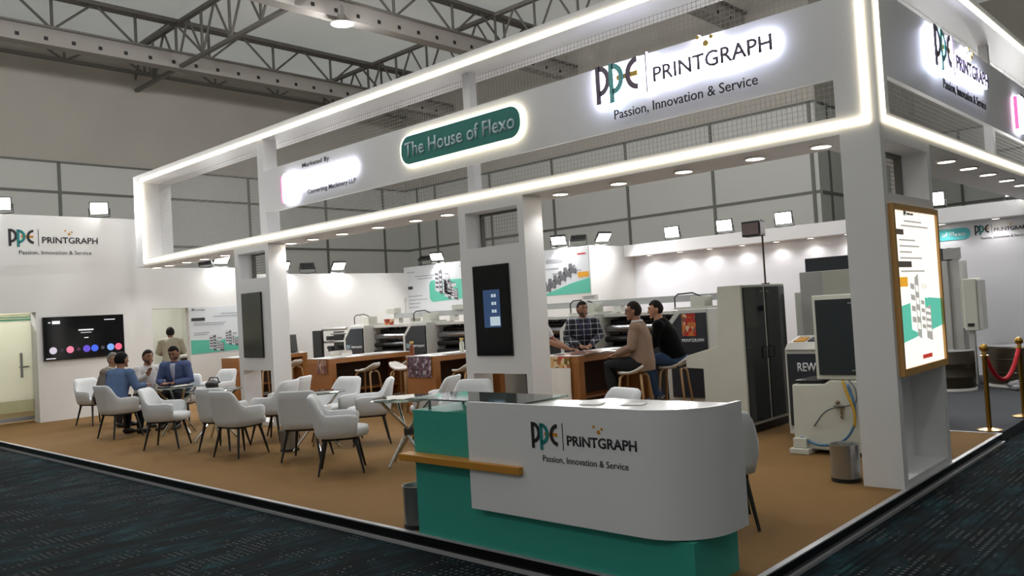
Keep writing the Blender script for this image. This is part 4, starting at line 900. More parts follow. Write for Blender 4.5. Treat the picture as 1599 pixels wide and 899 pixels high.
mb = MB(); mb.cyl((0.06, 0, 0), (0.06, 0, 0.80), 0.012, n=8); mb.cyl((0.06, 0, 0), (0.06, 0, 0.015), 0.05, n=12); mb.build('pole', mat('brown_pole', (74, 52, 44), 0.5), dp, smooth=True)
bx('display_case', M_dark, dp, (-0.16, 0.075, -0.10, 0.06, 0.60, 0.79), bevel=0.006); bx('display_face', mat('display_pinkgrey', (122, 104, 104), 0.4), dp, (0.075, 0.08, -0.08, 0.05, 0.625, 0.77)); bx('display_face', mat('display_pinkgrey', (122, 104, 104), 0.4), dp, (-0.15, 0.065, -0.106, -0.10, 0.625, 0.765))

# ================================================================== REWINDER AND MACHINES BY THE PILLAR
tm = thing('press_tower', 'tall cream press tower with a black hood behind the corner pillar', 'printing press', (-4.42, 10.0, 0))
bx('tower_body', mat('tower_grey', (184, 184, 180), 0.5), tm, (0, 1.10, 0, 0.9, 0, 1.87), bevel=0.01); bx('tower_face', M_cream, tm, (0.30, 1.08, -0.02, 0.0, 1.20, 1.85)); bx('hood', M_charcoal, tm, (0.05, 1.05, 0.08, 0.8, 1.87, 2.04), bevel=0.008); bx('side_fin', mat('tower_grey', (184, 184, 180), 0.5), tm, (-0.12, -0.001, 0.1, 0.5, 0.85, 1.62), bevel=0.005); bx('knob', M_black, tm, (0.22, 0.28, -0.06, 0, 1.42, 1.48))
rw = thing('rewinder_console', 'black console marked REWINDER with a sloping key panel on top', 'control console', (-4.22, 9.05, 0))
bx('console_body', M_mach, rw, (-0.02, 0.72, 0.02, 0.5, 0.0, 0.97), bevel=0.006); dfc = bx('console_face', M_charcoal, rw, (0.01, 0.69, 0.0, 0.02, 0.10, 0.92)); text('console_word', 'REWINDER', 0.13, 0.72, 0.52, 0.10, M_txtwhite, dfc, FRONT, (0, -0.001, 0), 0.02)
mb = MB(); mb.prism([Vector((0.0, -0.02, 0.97)), Vector((0.0, 0.4, 0.97)), Vector((0.0, 0.4, 1.11)), Vector((0.0, 0.06, 1.04))], (0.70, 0, 0)); kp = mb.build('key_panel', M_mach, rw)
Rk = Matrix.Translation((0, 0.06, 1.04)) @ Matrix.Rotation(math.radians(11.6), 4, 'X')
for x0, x1, m in ((0.05, 0.18, M_orange), (0.22, 0.34, M_dark), (0.40, 0.62, M_txtgrey)): mb = MB(); mb.box(x0, x1, 0.05, 0.22, 0.0, 0.012, Rk); mb.build('key_block', m, kp)
eb = thing('control_cabinet', 'dark door electrical cabinet with a cream frame left of the corner pillar', 'cabinet', (-3.425, 8.0, 0.745))
bx('cabinet_frame', M_cream, eb, (0, 0.50, 0.0, 0.24, 0, 0.83), bevel=0.008); d = bx('cabinet_door', mat('cabinet_dark', (32, 38, 42), 0.35), eb, (0.035, 0.465, -0.012, 0.0, 0.045, 0.785)); bx('handle', M_black, d, (0.40, 0.425, -0.02, -0.012, 0.34, 0.46)); bx('hinge', M_steel, d, (0.36, 0.44, -0.018, -0.012, 0.735, 0.747), (0.36, 0.44, -0.018, -0.012, 0.085, 0.097))
mbase = thing('rewinder_machine', 'cream cast rewinder base with hoses, beside the steel bin', 'machine', (-3.72, 8.0, 0))
mb = MB(); out = [Vector((0.02, 0, 0.05)), Vector((0.03, 0, 0.69)), Vector((0.36, 0, 0.70)), Vector((0.42, 0, 0.74)), Vector((1.0, 0, 0.74)), Vector((1.0, 0, 0.03))]
mb.prism(out, (0, 0.55, 0)); mb.build('casting', M_cream, mbase, bevel=0.015); bx('foot', M_cream, mbase, (0.0, 0.20, -0.09, 0.5, 0.0, 0.06), (0.03, 0.17, -0.06, 0.0, 0.06, 0.16), bevel=0.01); bx('foot', M_cream, mbase, (0.8, 1.0, 0.0, 0.5, 0, 0.05)); bx('top_plate', M_black, mbase, (0.06, 0.36, 0.02, 0.5, 0.70, 0.73))
for m, pts, r in ((mat('blue_hose', (60, 112, 150), 0.4), [(0.10, -0.02, 0.16), (0.30, -0.04, 0.10), (0.52, -0.04, 0.15), (0.64, -0.04, 0.30), (0.66, -0.03, 0.5), (0.60, -0.02, 0.70)], 0.012), (mat('yellow_hose', (190, 150, 40), 0.4), [(0.56, -0.03, 0.74), (0.60, -0.05, 0.62), (0.66, -0.05, 0.45), (0.65, -0.04, 0.3)], 0.013), (mat('grey_hose', (96, 104, 104), 0.5), [(0.24, -0.01, 0.28), (0.36, -0.04, 0.42), (0.48, -0.04, 0.48), (0.60, -0.04, 0.5), (0.68, -0.04, 0.54), (0.68, -0.04, 0.66), (0.62, -0.02, 0.74)], 0.007)):
    mb = MB(); mb.tube(curve(pts), r, 8); mb.build('hose', m, mbase, smooth='all')
mb = MB(); mb.box(0.46, 0.55, -0.04, 0.0, 0.475, 0.495); mb.ball((0.50, -0.035, 0.525), (0.025, 0.02, 0.02), 10, 6); mb.cyl((0.53, -0.03, 0.41), (0.53, -0.03, 0.48), 0.012, n=8); mb.ball((0.53, -0.03, 0.39), (0.016, 0.016, 0.022), 8, 6); mb.build('valve', mat('valve_bronze', (118, 104, 74), 0.45, 0.4), mbase)

# ---- far right machine bay
fr = thing('press_tower', 'tall grey press tower with a black hood, right of the corner pillar', 'printing press', (-5.0, 14.55, 0))
bx('tower_body', mat('tower_grey', (184, 184, 180), 0.5), fr, (0, 1.06, 0, 0.55, 0, 2.0), (1.06, 1.22, 0.05, 0.5, 0.1, 2.0), bevel=0.01); bx('hood', M_charcoal, fr, (0.1, 1.12, 0.05, 0.5, 2.0, 2.21), bevel=0.006); bx('hood_window', M_steel, fr, (1.0, 1.26, 0.02, 0.05, 2.02, 2.2))
bx('side_box', M_cream, fr, (1.28, 1.48, -0.12, 0.2, 0.86, 1.69), bevel=0.02); bx('side_panel', mat('tower_grey', (184, 184, 180), 0.5), fr, (1.485, 1.55, -0.10, 0.15, 0.88, 1.66), bevel=0.006); bx('lock', M_black, fr, (1.33, 1.42, -0.135, -0.12, 0.93, 0.98)); bx('arm', M_cream, fr, (1.222, 1.28, 0.0, 0.2, 0.9, 1.6)); bx('column_leg', mat('tower_grey', (184, 184, 180), 0.5), fr, (1.30, 1.38, 0.0, 0.10, 0.0, 0.86))
def roll(x, y, r, h, label):
    t = thing('film_roll', label, 'film roll', (x, y, -0.004), 0, 'upright dark film rolls on the charcoal carpet')
    mb = MB(); mb.lathe([(r * 0.97, 0.04), (r, 0.06), (r, h * 0.33), (r * 1.012, h * 0.34), (r * 1.012, h * 0.36), (r, h * 0.37), (r, h * 0.66), (r * 1.012, h * 0.67), (r * 1.012, h * 0.69), (r, h * 0.7), (r, h - 0.02), (r * 0.97, h)], n=36); mb.build('roll_body', M_roll, t, smooth=True)
    mb = MB(); mb.lathe([(r * 1.03, 0), (r * 1.03, 0.035), (r * 0.9, 0.04)], n=36); mb.build('white_base', M_paper, t, smooth=True)
    mb = MB(); mb.lathe([(r * 0.99, h), (r * 0.9, h + 0.012), (0.06, h + 0.014), (0.05, h + 0.002)], n=36); mb.build('roll_top', M_wrap, t, smooth=True); return t
roll(-3.80, 13.85, 0.33, 0.60, 'dark film roll with gold stripes right behind the corner pillar'); roll(-2.98, 14.75, 0.56, 0.62, 'wide dark film roll wrapped in plastic behind the red rope')
wr = thing('crumpled_wrap', 'crumpled clear plastic wrap on the carpet in front of the wide film roll', 'plastic wrap', (-2.86, 13.95, 0.0))
mb = MB(); mb.ball((0, 0, 0.055), (0.24, 0.14, 0.06), 16, 8)
for v in mb.bm.verts: v.co += Vector((random.uniform(-.03, .03), random.uniform(-.03, .03), random.uniform(-.0, .035)))
mb.build('wrap_folds', M_wrap, wr)
def stanchion(x, y, label):
    t = thing('rope_stanchion', label, 'rope post', (x, y, 0), 0, 'brass rope posts'); mb = MB(); mb.lathe([(0.025, 0.02), (0.025, 0.79), (0.03, 0.80), (0.05, 0.805), (0.05, 0.815), (0.026, 0.82), (0.022, 0.85)], n=18); mb.build('post', M_brass, t, smooth=True)
    mb = MB(); mb.ball((0, 0, 0.895), 0.045, 14, 10); mb.build('ball_top', M_brass, t, smooth='all'); mb = MB(); mb.lathe([(0.12, 0.0), (0.125, 0.008), (0.08, 0.02), (0.025, 0.03)], n=24); mb.build('base_plate', M_brass, t, smooth=True); return t
s1 = stanchion(-2.42, 10.05, 'nearer brass rope post at the end of the tan carpet'); s2 = stanchion(-2.32, 11.2, 'farther brass rope post at the right edge of the picture')
rp = thing('barrier_rope', 'red velvet barrier rope sagging between the two brass posts', 'rope', (-2.42, 10.05, 0.78))
mb = MB(); pts = [Vector((0.1 * u, 0.045 + 1.06 * u, 0.015 - 0.30 * 4 * u * (1 - u))) for u in [k / 12 for k in range(13)]]; mb.tube(pts, 0.024, 12); mb.build('rope', M_red, rp, smooth='all')

# ---- wall television
tv = thing('wall_television', 'wide black television with round app icons on the left wall', 'television', (-17.36, 5.30, 1.16))
bx('tv_body', M_black, tv, (0.0, 0.05, 0, 1.50, 0, 0.84), bevel=0.004); sc_ = bx('screen', M_screen, tv, (0.05, 0.053, 0.012, 1.488, 0.02, 0.828))
cols = [(190, 184, 200), (40, 40, 46), (214, 120, 150), (70, 40, 60), (92, 70, 190), (60, 90, 210), (60, 60, 66), (110, 150, 220), (216, 90, 120)]
for i, c in enumerate(cols):
    mb = MB(); r = 0.068 if i not in (1, 3, 6) else 0.035
    mb.prism([Vector((0.053, 0.16 + i * 0.152 + r * math.cos(2 * PI * k / 20), 0.19 + r * math.sin(2 * PI * k / 20))) for k in range(20)], (0.002, 0, 0)); mb.build('app_icon', mat('app_icon_%d' % (i + 1), c, 0.4, emit=c, es=0.8, var=0), sc_)
M_cap = mat('caption_white', (230, 230, 236), 0.4, emit=(230, 230, 238), es=0.7, var=0)
for q in ((0.63, 0.91, 0.55, 0.575), (0.67, 0.87, 0.505, 0.515), (0.73, 0.81, 0.40, 0.415), (0.16, 0.30, 0.70, 0.76), (0.09, 0.13, 0.72, 0.74), (1.12, 1.33, 0.74, 0.755), (0.03, 0.2, 0.03, 0.045)): bx('caption_bar', M_cap, sc_, (0.053, 0.055) + q)
# cupboard inside the room behind the doorway
kb = thing('low_cupboard', 'dark low cupboard in the room behind the doorway', 'cupboard', (-19.4, 8.75, 0)); bx('cupboard_body', mat('dark_brown', (70, 58, 48), 0.5), kb, (-0.4, 0.4, 0, 0.5, 0, 0.95)); bx('cupboard_top', M_paper, kb, (-0.42, 0.42, -0.01, 0.51, 0.95, 1.0)); 
rl = thing('added_room_lamp', 'unseen flat round lamp added to light the room behind the doorway', 'ceiling lamp', (-19.0, 8.0, 2.9)); mb = MB(); mb.lathe([(0.2, 0), (0.2, 0.05)], n=20); mb.build('lamp_body', M_white, rl); mb = MB(); mb.lathe([(0.17, -0.005), (0.17, -0.001)], n=20); mb.build('lamp_glass', M_lampdisc, rl)  # lamp added out of sight to light this room
l = bpy.data.lights.new('lamp_light', 'AREA'); l.shape = 'DISK'; l.size = 0.34; l.energy = 25; o = bpy.data.objects.new('lamp_light', l); C.objects.link(o); o.parent = rl; o.location = (0, 0, -0.02)

# ================================================================== PEOPLE
def remeshed(mb, name, mats, vox, parent, loc=(0, 0, 0), rz=0.0, smooth_it=3):
    """fuse the rough pieces into one continuous skin"""
    bmesh.ops.recalc_face_normals(mb.bm, faces=mb.bm.faces)
    me = bpy.data.meshes.new(name); mb.bm.to_mesh(me); mb.bm.free(); ob = bpy.data.objects.new(name, me); C.objects.link(ob)
    r = ob.modifiers.new('fuse', 'REMESH'); r.mode = 'VOXEL'; r.voxel_size = vox; r.use_smooth_shade = True
    s = ob.modifiers.new('relax', 'SMOOTH'); s.factor = 0.5; s.iterations = smooth_it
    dg = bpy.context.evaluated_depsgraph_get(); m2 = bpy.data.meshes.new_from_object(ob.evaluated_get(dg))
    ob.modifiers.clear(); ob.data = m2; bpy.data.meshes.remove(me); m2.name = name; m2.materials.clear()
    for m in mats if isinstance(mats, (list, tuple)) else [mats]: m2.materials.append(m)
    m2.polygons.foreach_set('use_smooth', [True] * len(m2.polygons))
    ob.location = loc; ob.rotation_euler[2] = rz
    if parent is not None: ob.parent = parent
    return ob
def lerp(a, b, t): return Vector(a) * (1 - t) + Vector(b) * t
def head_shape(mb, grow=0.0, fat=1.0):
    """head about its centre, looking along +Y"""
    n, m = 22, 16; rr = []
    for j in range(m + 1):
        a = PI * j / m - PI / 2; z = math.sin(a); q = max(math.cos(a), 0.03); ring = []
        for k in range(n):
            t = 2 * PI * k / n; x = 0.080 * fat * q * math.cos(t); y = 0.094 * q * math.sin(t)
            low = max(0.0, -z - 0.1)
            x *= 1 - 0.22 * low; y = y * (1 - 0.10 * low) + (0.018 * low if y > 0 else 0.028 * low * (1 if y < 0 else 0))
            ring.append(Vector((x * (1 + grow / 0.08), y * (1 + grow / 0.09), z * 0.116 * (1 + grow / 0.116))))
        rr.append(ring)
    return rr
def person(label, loc, rz, J, skin, top, bottom, hair, shoes=(30, 28, 28), opts=None):
    """J: joints in local metres (x right, y forward, z up)"""
    opts = opts or {}
    J = {k: Vector(v) for k, v in J.items()}
    Ms = mat('skin_%d_%d_%d' % skin, skin, 0.55, var=0.04, scale=14)
    P, Ch, Nk, H = J['pelvis'], J['chest'], J['neck'], J['head']
    lat = Vector(J.get('lat', (1, 0, 0))).normalized()
    sh = {-1: Nk + lat * -0.185 + Vector((0, 0, -0.055)) + J.get('shl', Vector()), 1: Nk + lat * 0.185 + Vector((0, 0, -0.055)) + J.get('shr', Vector())}
    hp = {-1: P + Vector((-0.095, 0, -0.02)), 1: P + Vector((0.095, 0, -0.02))}
    side = {-1: 'l', 1: 'r'}; fat = opts.get('fat', 1.0)
    HR = Matrix.Rotation(math.radians(opts.get('hyaw', 0)), 4, 'Z') @ Matrix.Rotation(math.radians(opts.get('hpitch', 0)), 4, 'X')
    def torso(mb, g, z_low=-0.10, collar=True):
        up = (Ch - P).normalized()
        pts = [P + up * z_low, P, lerp(P, Ch, 0.45), Ch, lerp(Ch, Nk, 0.62), lerp(Ch, Nk, 0.9)] + ([Nk + (Nk - Ch).normalized() * 0.02] if collar else [])
        rad = [(0.150 * fat + g, 0.115 * fat + g), (0.168 * fat + g, 0.125 * fat + g), (0.158 * fat + g, 0.118 * fat + g), (0.178 + g, 0.122 * fat + g), (0.176 + g, 0.105 + g), (0.115 + g, 0.085 + g)] + ([(0.066 + g * 0.6, 0.066 + g * 0.6)] if collar else [])
        mb.tube(pts, rad, 20, ref=lat)
    def arm(mb, g, upto=1.0, hands=False, sides=(-1, 1)):
        for s in sides:
            e, w = J['elbow_' + side[s]], J['wrist_' + side[s]]; S = sh[s]
            mb.ball(S + Vector((0, 0, -0.01)), 0.068 + g, 12, 8)
            pts = [lerp(Nk, S, 0.55) + Vector((0, 0, -0.03)), S, lerp(S, e, 0.5), e]; rad = [0.06 + g, 0.062 + g, 0.050 + g, 0.042 + g]
            if upto > 0.5: pts += [lerp(e, w, 0.35), w if upto >= 1 else lerp(e, w, (upto - 0.5) * 2)]; rad += [0.042 + g, 0.028 + g]
            else: pts[-1] = lerp(S, e, upto * 2)
            mb.tube(pts, rad, 12)
            if hands:
                d = Vector(J.get('hand_' + side[s], (w - e))).normalized(); pn = Vector(J.get('palm_' + side[s], (0, 0, -1))); pn = (pn - d * pn.dot(d)).normalized(); lx = d.cross(pn)
                kn = w + d * 0.085
                mb.tube([w - d * 0.01, w + d * 0.035, kn], [(0.026, 0.019), (0.038, 0.016), (0.040, 0.013)], 12, ref=lx)
                curl = opts.get('curl', 0.35)
                for k, L in enumerate((0.072, 0.082, 0.078, 0.062)):
                    b0 = kn + lx * (-0.030 + 0.020 * k); p1 = b0 + (d + pn * curl * 0.4).normalized() * L * 0.45; p2 = p1 + (d + pn * curl * 1.3).normalized() * L * 0.33; p3 = p2 + (d + pn * curl * 2.2).normalized() * L * 0.24
                    mb.tube([b0 - d * 0.015, b0, p1, p2, p3], [0.0105, 0.0105, 0.0095, 0.0088, 0.0075], 8)
                th = -s if opts.get('thumb', 1) else s
                t0 = w + d * 0.022 + lx * 0.028 * th; t1 = t0 + (d * 0.7 + lx * th * 0.8 + pn * 0.3).normalized() * 0.042; t2 = t1 + (d + pn * 0.4 + lx * th * 0.1).normalized() * 0.032
                mb.tube([w + d * 0.015, t0, t1, t2], [0.014, 0.0135, 0.0115, 0.009], 8)
    def legs(mb, g, shoesonly=False):
        for s in (-1, 1):
            k, a = J['knee_' + side[s]], J['ankle_' + side[s]]; h = hp[s]
            mb.tube([h + Vector((0, 0, 0.05)), h, lerp(h, k, 0.5), k, lerp(k, a, 0.35), a], [0.085 * fat + g, 0.092 * fat + g, 0.076 + g, 0.056 + g, 0.052 + g, 0.036 + g], 14)
    # body: one continuous surface
    mb = MB(); torso(mb, -0.004); arm(mb, 0, hands=True); legs(mb, 0)
    mb.tube([Nk + Vector((0, 0, -0.03)), lerp(Nk, H, 0.5), H + HR @ Vector((0, -0.015, -0.05))], [0.062, 0.056, 0.054], 14)
    T = Matrix.Translation(H) @ HR
    mb.rings([[T @ p for p in r] for r in head_shape(mb)])
    mb.tube([T @ Vector((0, 0.088, 0.022)), T @ Vector((0, 0.104, -0.008)), T @ Vector((0, 0.114, -0.026)), T @ Vector((0, 0.094, -0.036))], [0.009, 0.012, 0.016, 0.011], 8)
    mb.tube([T @ Vector((-0.052, 0.076, 0.030)), T @ Vector((0, 0.093, 0.033)), T @ Vector((0.052, 0.076, 0.030))], 0.012, 8)
    mb.tube([T @ Vector((-0.026, 0.084, -0.062)), T @ Vector((0, 0.096, -0.060)), T @ Vector((0.026, 0.084, -0.062))], 0.009, 8); mb.ball(T @ Vector((0, 0.082, -0.098)), (0.028, 0.022, 0.02), 10, 6)
    for s in (-1, 1): mb.ball(T @ Vector((s * 0.082, -0.008, -0.004)), (0.013, 0.022, 0.033), 10, 8)
    for s in (-1, 1):
        a = J['ankle_' + side[s]]; d = Vector(J.get('toe_' + side[s], (0, 1, 0))).normalized(); mb.tube([a, a + Vector((0, 0, -0.045)), a + d * 0.08 + Vector((0, 0, -0.055)), a + d * 0.16 + Vector((0, 0, -0.06))], [0.036, 0.036, 0.036, 0.024], 10)
    body = remeshed(mb, 'person', Ms, 0.0085, None, loc, rz); tag(body, label, 'person')
    # clothing
    mt = top if not isinstance(top, tuple) else mat('cloth_%d_%d_%d' % top, top, 0.9, var=0.07, scale=8, spec=0.12)
    mbt = mat('cloth_%d_%d_%d' % bottom, bottom, 0.9, var=0.07, scale=8, spec=0.12)
    g = opts.get('bulk', 0.014)
    mb = MB(); torso(mb, g, opts.get('hem', -0.06)); arm(mb, g * 0.9, opts.get('sleeve', 0.97)); remeshed(mb, opts.get('topname', 'shirt'), mt, 0.011, body)
    mb = MB(); up = (Ch - P).normalized(); mb.tube([P - up * 0.10, P, P + up * 0.08], [(0.150 * fat + 0.012, 0.12 * fat + 0.012), (0.170 * fat + 0.012, 0.128 * fat + 0.012), (0.165 * fat + 0.010, 0.12 * fat + 0.010)], 18, ref=(1, 0, 0)); legs(mb, 0.014); remeshed(mb, 'trousers', mbt, 0.012, body)
    for s in (-1, 1):
        a = J['ankle_' + side[s]]; d = Vector(J.get('toe_' + side[s], (0, 1, 0))).normalized(); lx = Vector((d.y, -d.x, 0))
        mb = MB(); mb.tube([a - d * 0.055 + Vector((0, 0, -0.045)), a - d * 0.03 + Vector((0, 0, -0.035)), a + d * 0.05 + Vector((0, 0, -0.04)), a + d * 0.13 + Vector((0, 0, -0.052)), a + d * 0.20 + Vector((0, 0, -0.062))], [(0.03, 0.035), (0.042, 0.047), (0.046, 0.042), (0.048, 0.032), (0.03, 0.018)], 12, ref=lx)
        mb.build('shoe', mat('shoe_%d_%d_%d' % shoes, shoes, 0.4), body, smooth='all')
    # hair: a cap over skull, cut at the hairline
    hm = mat('hair_%d_%d_%d' % hair, hair, 0.7, var=0.25, scale=40, spec=0.15)
    def cap(keep, grow, name, m):
        q = MB(); R = q.rings(head_shape(q, grow), cap=False)
        dele = [f for f in q.bm.faces if not keep(f.calc_center_median())]
        bmesh.ops.delete(q.bm, geom=dele, context='FACES')
        for v in q.bm.verts: v.co = T @ v.co
        o = q.build(name, m, body, smooth='all'); sd = o.modifiers.new('thick', 'SOLIDIFY'); sd.thickness = 0.010; sd.offset = -1.0; ss = o.modifiers.new('round', 'SUBSURF'); ss.levels = 1; ss.render_levels = 1; return o
    line = opts.get('hairline', 0.062)
    cap(lambda c: (c.z > line if c.y > 0.03 else (c.z > 0.02 if c.y > -0.01 else c.z > -0.062)), opts.get('hairgrow', 0.012), 'hair', hm)
    bm_ = mat('beard_%d_%d_%d' % hair, tuple(int(0.55 * a + 0.45 * b) for a, b in zip(hair, skin)), 0.7, var=0.25, scale=40)
    if opts.get('beard'): cap(lambda c: c.y > 0.0 and c.z < (-0.072 if abs(c.x) < 0.034 else -0.045) and c.z > -0.118, 0.004, 'beard', bm_)
    if opts.get('moustache'):
        mb = MB(); mb.tube([T @ Vector((-0.03, 0.088, -0.052)), T @ Vector((0, 0.102, -0.046)), T @ Vector((0.03, 0.088, -0.052))], [0.004, 0.007, 0.004], 8); mb.build('moustache', hm, body, smooth='all')
    for s in (-1, 1):
        mb = MB(); mb.ball(T @ Vector((s * 0.031, 0.0845, 0.010)), (0.013, 0.007, 0.007), 10, 6); mb.build('eye', mat('eye_dark', (40, 32, 30), 0.2, var=0), body, smooth='all')
        mb = MB(); mb.tube([T @ Vector((s * 0.015, 0.101, 0.034)), T @ Vector((s * 0.034, 0.098, 0.040)), T @ Vector((s * 0.052, 0.084, 0.036))], [0.004, 0.005, 0.003], 6); mb.build('eyebrow', hm, body, smooth=True)
    if opts.get('glasses'):
        mb = MB(); gm = mat('glasses_black', (22, 22, 24), 0.3)
        for s in (-1, 1):
            c = [T @ Vector((s * (0.033 + 0.024 * math.cos(2 * PI * k / 14)), 0.108 - 0.006 * abs(math.cos(2 * PI * k / 14)), 0.010 + 0.018 * math.sin(2 * PI * k / 14))) for k in range(15)]; mb.tube(c, 0.0025, 6)
            mb.tube([T @ Vector((s * 0.058, 0.10, 0.016)), T @ Vector((s * 0.084, 0.05, 0.014)), T @ Vector((s * 0.088, -0.01, 0.006))], 0.0025, 6)
        mb.tube([T @ Vector((-0.009, 0.110, 0.014)), T @ Vector((0.009, 0.110, 0.014))], 0.0025, 6); mb.build('glasses', gm, body, smooth=True)
    if opts.get('collar'):
        mb = MB(); c = opts['collar']; d = (Nk - Ch).normalized(); mb.tube([Nk - d * 0.035, Nk + d * 0.01, Nk + d * 0.035], [(0.092, 0.086), (0.080, 0.078), (0.072, 0.070)], 18, ref=lat); mb.build('collar', mat('cloth_%d_%d_%d' % c, c, 0.8), body, smooth='all')
    if opts.get('front'):      # shirt front and lapels visible under an open jacket
        c = opts['front']; fw = (lat.cross((Ch - P).normalized())) * -1
        if fw.y < 0: fw = -fw
        pt = [lerp(P, Ch, 0.55) + fw * (0.119 * fat + g), Ch + fw * (0.122 * fat + g), lerp(Ch, Nk, 0.5) + fw * (0.110 + g), lerp(Ch, Nk, 0.85) + fw * (0.094 + g), Nk + fw * 0.085]
        mb = MB(); mb.tube(pt, [(0.004, 0.006), (0.026, 0.007), (0.040, 0.010), (0.046, 0.014), (0.042, 0.014)], 12, ref=lat); mb.build('shirt_front', mat('cloth_%d_%d_%d' % c, c, 0.8), body, smooth='all')
    if opts.get('lanyard'):
        c = opts['lanyard']; fw = Vector((0, 1, 0)); mb = MB()
        for s in (-1, 1): mb.tube([Nk + lat * 0.07 * s + Vector((0, -0.03, 0.015)), Nk + lat * 0.085 * s + fw * 0.075 + Vector((0, 0, -0.03)), lerp(Ch, Nk, 0.4) + lat * 0.055 * s + fw * (0.128 + g), lerp(P, Ch, 0.75) + lat * 0.02 * s + fw * (0.132 * fat + g)], [(0.009, 0.003)] * 4, 8, ref=lat)
        mb.build('lanyard', mat('lanyard_%d_%d_%d' % c, c, 0.6), body, smooth='all')
    return body

def seated(seat, lean=0.04, knee_y=0.42, foot_y=0.42, foot_z=0.085, splay=0.12, hands=None, h=0.0):
    d = dict(pelvis=(0, 0, seat + 0.10), chest=(0, lean * 0.8, seat + 0.40 + h), neck=(0, lean * 1.3, seat + 0.60 + h), head=(0, lean * 1.3 + 0.035, seat + 0.755 + h),
             knee_l=(-splay, knee_y, seat + 0.075), knee_r=(splay, knee_y, seat + 0.075), ankle_l=(-splay, foot_y, foot_z), ankle_r=(splay, foot_y, foot_z))
    hands = hands or {}
    d.update(elbow_l=(-0.25, lean + 0.04, seat + 0.29), elbow_r=(0.25, lean + 0.04, seat + 0.29), wrist_l=(-0.13, 0.30, seat + 0.21), wrist_r=(0.13, 0.30, seat + 0.21))
    d.update(hands); return d
def standing(hands=None, lean=0.0):
    d = dict(pelvis=(0, 0, 0.92), chest=(0, lean * 0.6 + 0.01, 1.22), neck=(0, lean, 1.42), head=(0, lean + 0.03, 1.565), knee_l=(-0.10, 0.02, 0.49), knee_r=(0.10, 0.02, 0.49), ankle_l=(-0.11, -0.02, 0.085), ankle_r=(0.11, -0.02, 0.085),
             elbow_l=(-0.26, -0.03, 1.10), elbow_r=(0.26, -0.03, 1.10), wrist_l=(-0.25, 0.10, 0.87), wrist_r=(0.25, 0.10, 0.87))
    d.update(hands or {}); return d
SK1, SK2, SK3 = (160, 114, 88), (148, 106, 82), (182, 136, 106)
# brown pullover man on the near stool
person('man in a brown pullover and glasses seated on the near bar stool, facing left', (-6.03, 8.80, 0), facing(205),
       seated(0.755, 0.03, 0.44, 0.36, 0.34, 0.10, dict(elbow_l=(-0.24, 0.10, 1.05), elbow_r=(0.24, 0.10, 1.05), wrist_l=(-0.08, 0.33, 0.965), wrist_r=(0.09, 0.33, 0.965), hand_l=(0.35, 0.8, -0.25), hand_r=(-0.35, 0.8, -0.25))),
       SK2, (146, 124, 108), (40, 42, 44), (34, 28, 28), (28, 26, 26), dict(fat=1.16, glasses=True, collar=(214, 214, 220), hem=-0.12, bulk=0.018, topname='pullover', hairline=0.07, hpitch=-4, hyaw=0, lanyard=(40, 36, 90)))
person('man in a black sweater and blue jeans seated on the far bar stool, leaning left', (-5.98, 9.52, 0), facing(208),
       seated(0.755, 0.15, 0.40, 0.26, 0.34, 0.11, dict(elbow_l=(-0.25, 0.24, 1.06), elbow_r=(0.25, 0.24, 1.06), wrist_l=(-0.12, 0.46, 0.985), wrist_r=(0.12, 0.46, 0.985))),
       SK3, (9, 9, 10), (58, 78, 108), (30, 24, 24), (60, 62, 66), dict(fat=1.18, hem=-0.04, bulk=0.02, topname='sweater', hpitch=-8, hyaw=8))
person('young bearded man in a dark plaid shirt standing behind the bar table', (-7.88, 9.93, 0), facing(-42),
       standing(dict(elbow_l=(-0.26, 0.10, 1.15), elbow_r=(0.27, 0.10, 1.13), wrist_l=(-0.03, 0.40, 1.015), wrist_r=(0.10, 0.42, 1.015), hand_l=(0.6, 0.6, -0.1), hand_r=(-0.5, 0.7, -0.1)), 0.08),
       SK2, M_plaid, (40, 42, 50), (24, 20, 20), (30, 28, 28), dict(beard=True, hyaw=18, bulk=0.016, topname='plaid_shirt', lanyard=(60, 58, 110), hem=-0.12))
person('person in a white tee shirt hidden behind the screen column, reaching across the bar table', (-7.95, 8.82, 0), facing(20),
       standing(dict(elbow_r=(0.26, 0.28, 1.17), wrist_r=(0.10, 0.60, 1.02), hand_r=(-0.1, 0.9, -0.05), elbow_l=(-0.24, 0.25, 1.14), wrist_l=(-0.06, 0.55, 1.01), hand_l=(0.3, 0.9, -0.05)), 0.12),
       SK1, (226, 226, 226), (50, 54, 62), (26, 22, 22), (30, 28, 28), dict(sleeve=0.40, topname='tee_shirt', hem=-0.1, bulk=0.018))
person('grey haired man in a taupe jacket and glasses seated nearest the wall television', (-15.02, 5.48, 0), facing(34),
       seated(0.41, 0.16, 0.42, 0.40, 0.085, 0.12), SK3, (128, 120, 112), (50, 48, 48), (120, 118, 116), (30, 28, 28), dict(glasses=True, hyaw=-12, bulk=0.022, topname='jacket', collar=(200, 196, 190), hem=-0.1))
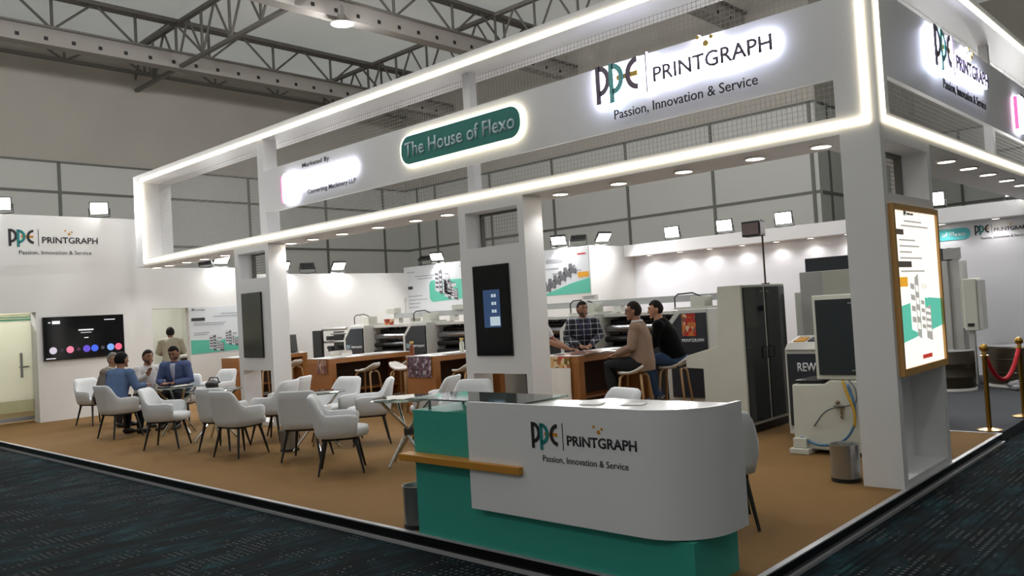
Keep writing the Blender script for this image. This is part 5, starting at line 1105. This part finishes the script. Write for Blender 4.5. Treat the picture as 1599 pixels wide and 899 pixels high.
person('man in a steel blue blazer seated with his back to us', (-13.36, 5.06, 0), facing(112),
       seated(0.43, 0.10, 0.40, 0.34, 0.085, 0.14, dict(elbow_l=(-0.27, 0.14, 0.75), elbow_r=(0.30, 0.16, 0.75), wrist_l=(-0.12, 0.36, 0.765), wrist_r=(0.22, 0.40, 0.765)), 0.0), SK1, (92, 112, 148), (26, 26, 30), (18, 16, 18), (24, 24, 26), dict(hyaw=-12, bulk=0.024, topname='blazer', hem=-0.12, hairgrow=0.02, fat=1.05))
person('dark haired bearded man in a pale shirt seated behind the steel blue blazer', (-14.46, 5.97, 0), facing(5),
       seated(0.42, 0.12, 0.40, 0.36, 0.085, 0.12, dict(elbow_r=(0.24, 0.22, 0.78), wrist_r=(0.10, 0.36, 0.88), hand_r=(0, 0.5, 0.8))), SK1, (206, 204, 204), (60, 58, 60), (24, 20, 22), (30, 28, 28), dict(beard=True, bulk=0.018, hairgrow=0.016))
ps = person('bearded man in a blue blazer seated facing us and looking down at the table', (-13.66, 6.24, 0), facing(-50),
       seated(0.475, 0.10, 0.42, 0.40, 0.085, 0.13, dict(elbow_l=(-0.27, 0.16, 0.76), elbow_r=(0.27, 0.16, 0.76), wrist_l=(-0.06, 0.36, 0.74), wrist_r=(0.08, 0.36, 0.74), hand_l=(0.4, 0.8, 0.1), hand_r=(-0.4, 0.8, 0.1))), SK2, (82, 96, 136), (34, 34, 38), (22, 18, 18), (24, 24, 26), dict(beard=True, hpitch=-22, bulk=0.024, topname='blazer', front=(176, 178, 200), hem=-0.1))
ph = thing('mobile_phone', 'dark mobile phone lying on the glass table before the blue blazer man', 'phone', (-12.75, 5.58, 0.723), 0.6); mb = MB(); mb.box(-0.038, 0.038, -0.078, 0.078, 0, 0.009); mb.build('phone_body', M_black, ph, bevel=0.003); mb = MB(); mb.box(-0.034, 0.034, -0.072, 0.072, 0.009, 0.0095); mb.build('phone_screen', M_screen, ph)
person('man in a beige suit seen from behind in the doorway', (-18.35, 8.22, 0), facing(155),
       standing(dict(elbow_l=(-0.27, 0.05, 1.12), elbow_r=(0.27, 0.05, 1.12), wrist_l=(-0.14, 0.26, 1.08), wrist_r=(0.14, 0.26, 1.08))), SK1, (196, 190, 172), (92, 84, 74), (44, 42, 42), (40, 36, 34), dict(bulk=0.024, topname='suit_jacket', hem=-0.2, collar=(226, 224, 220)))
bpy.context.view_layer.update()
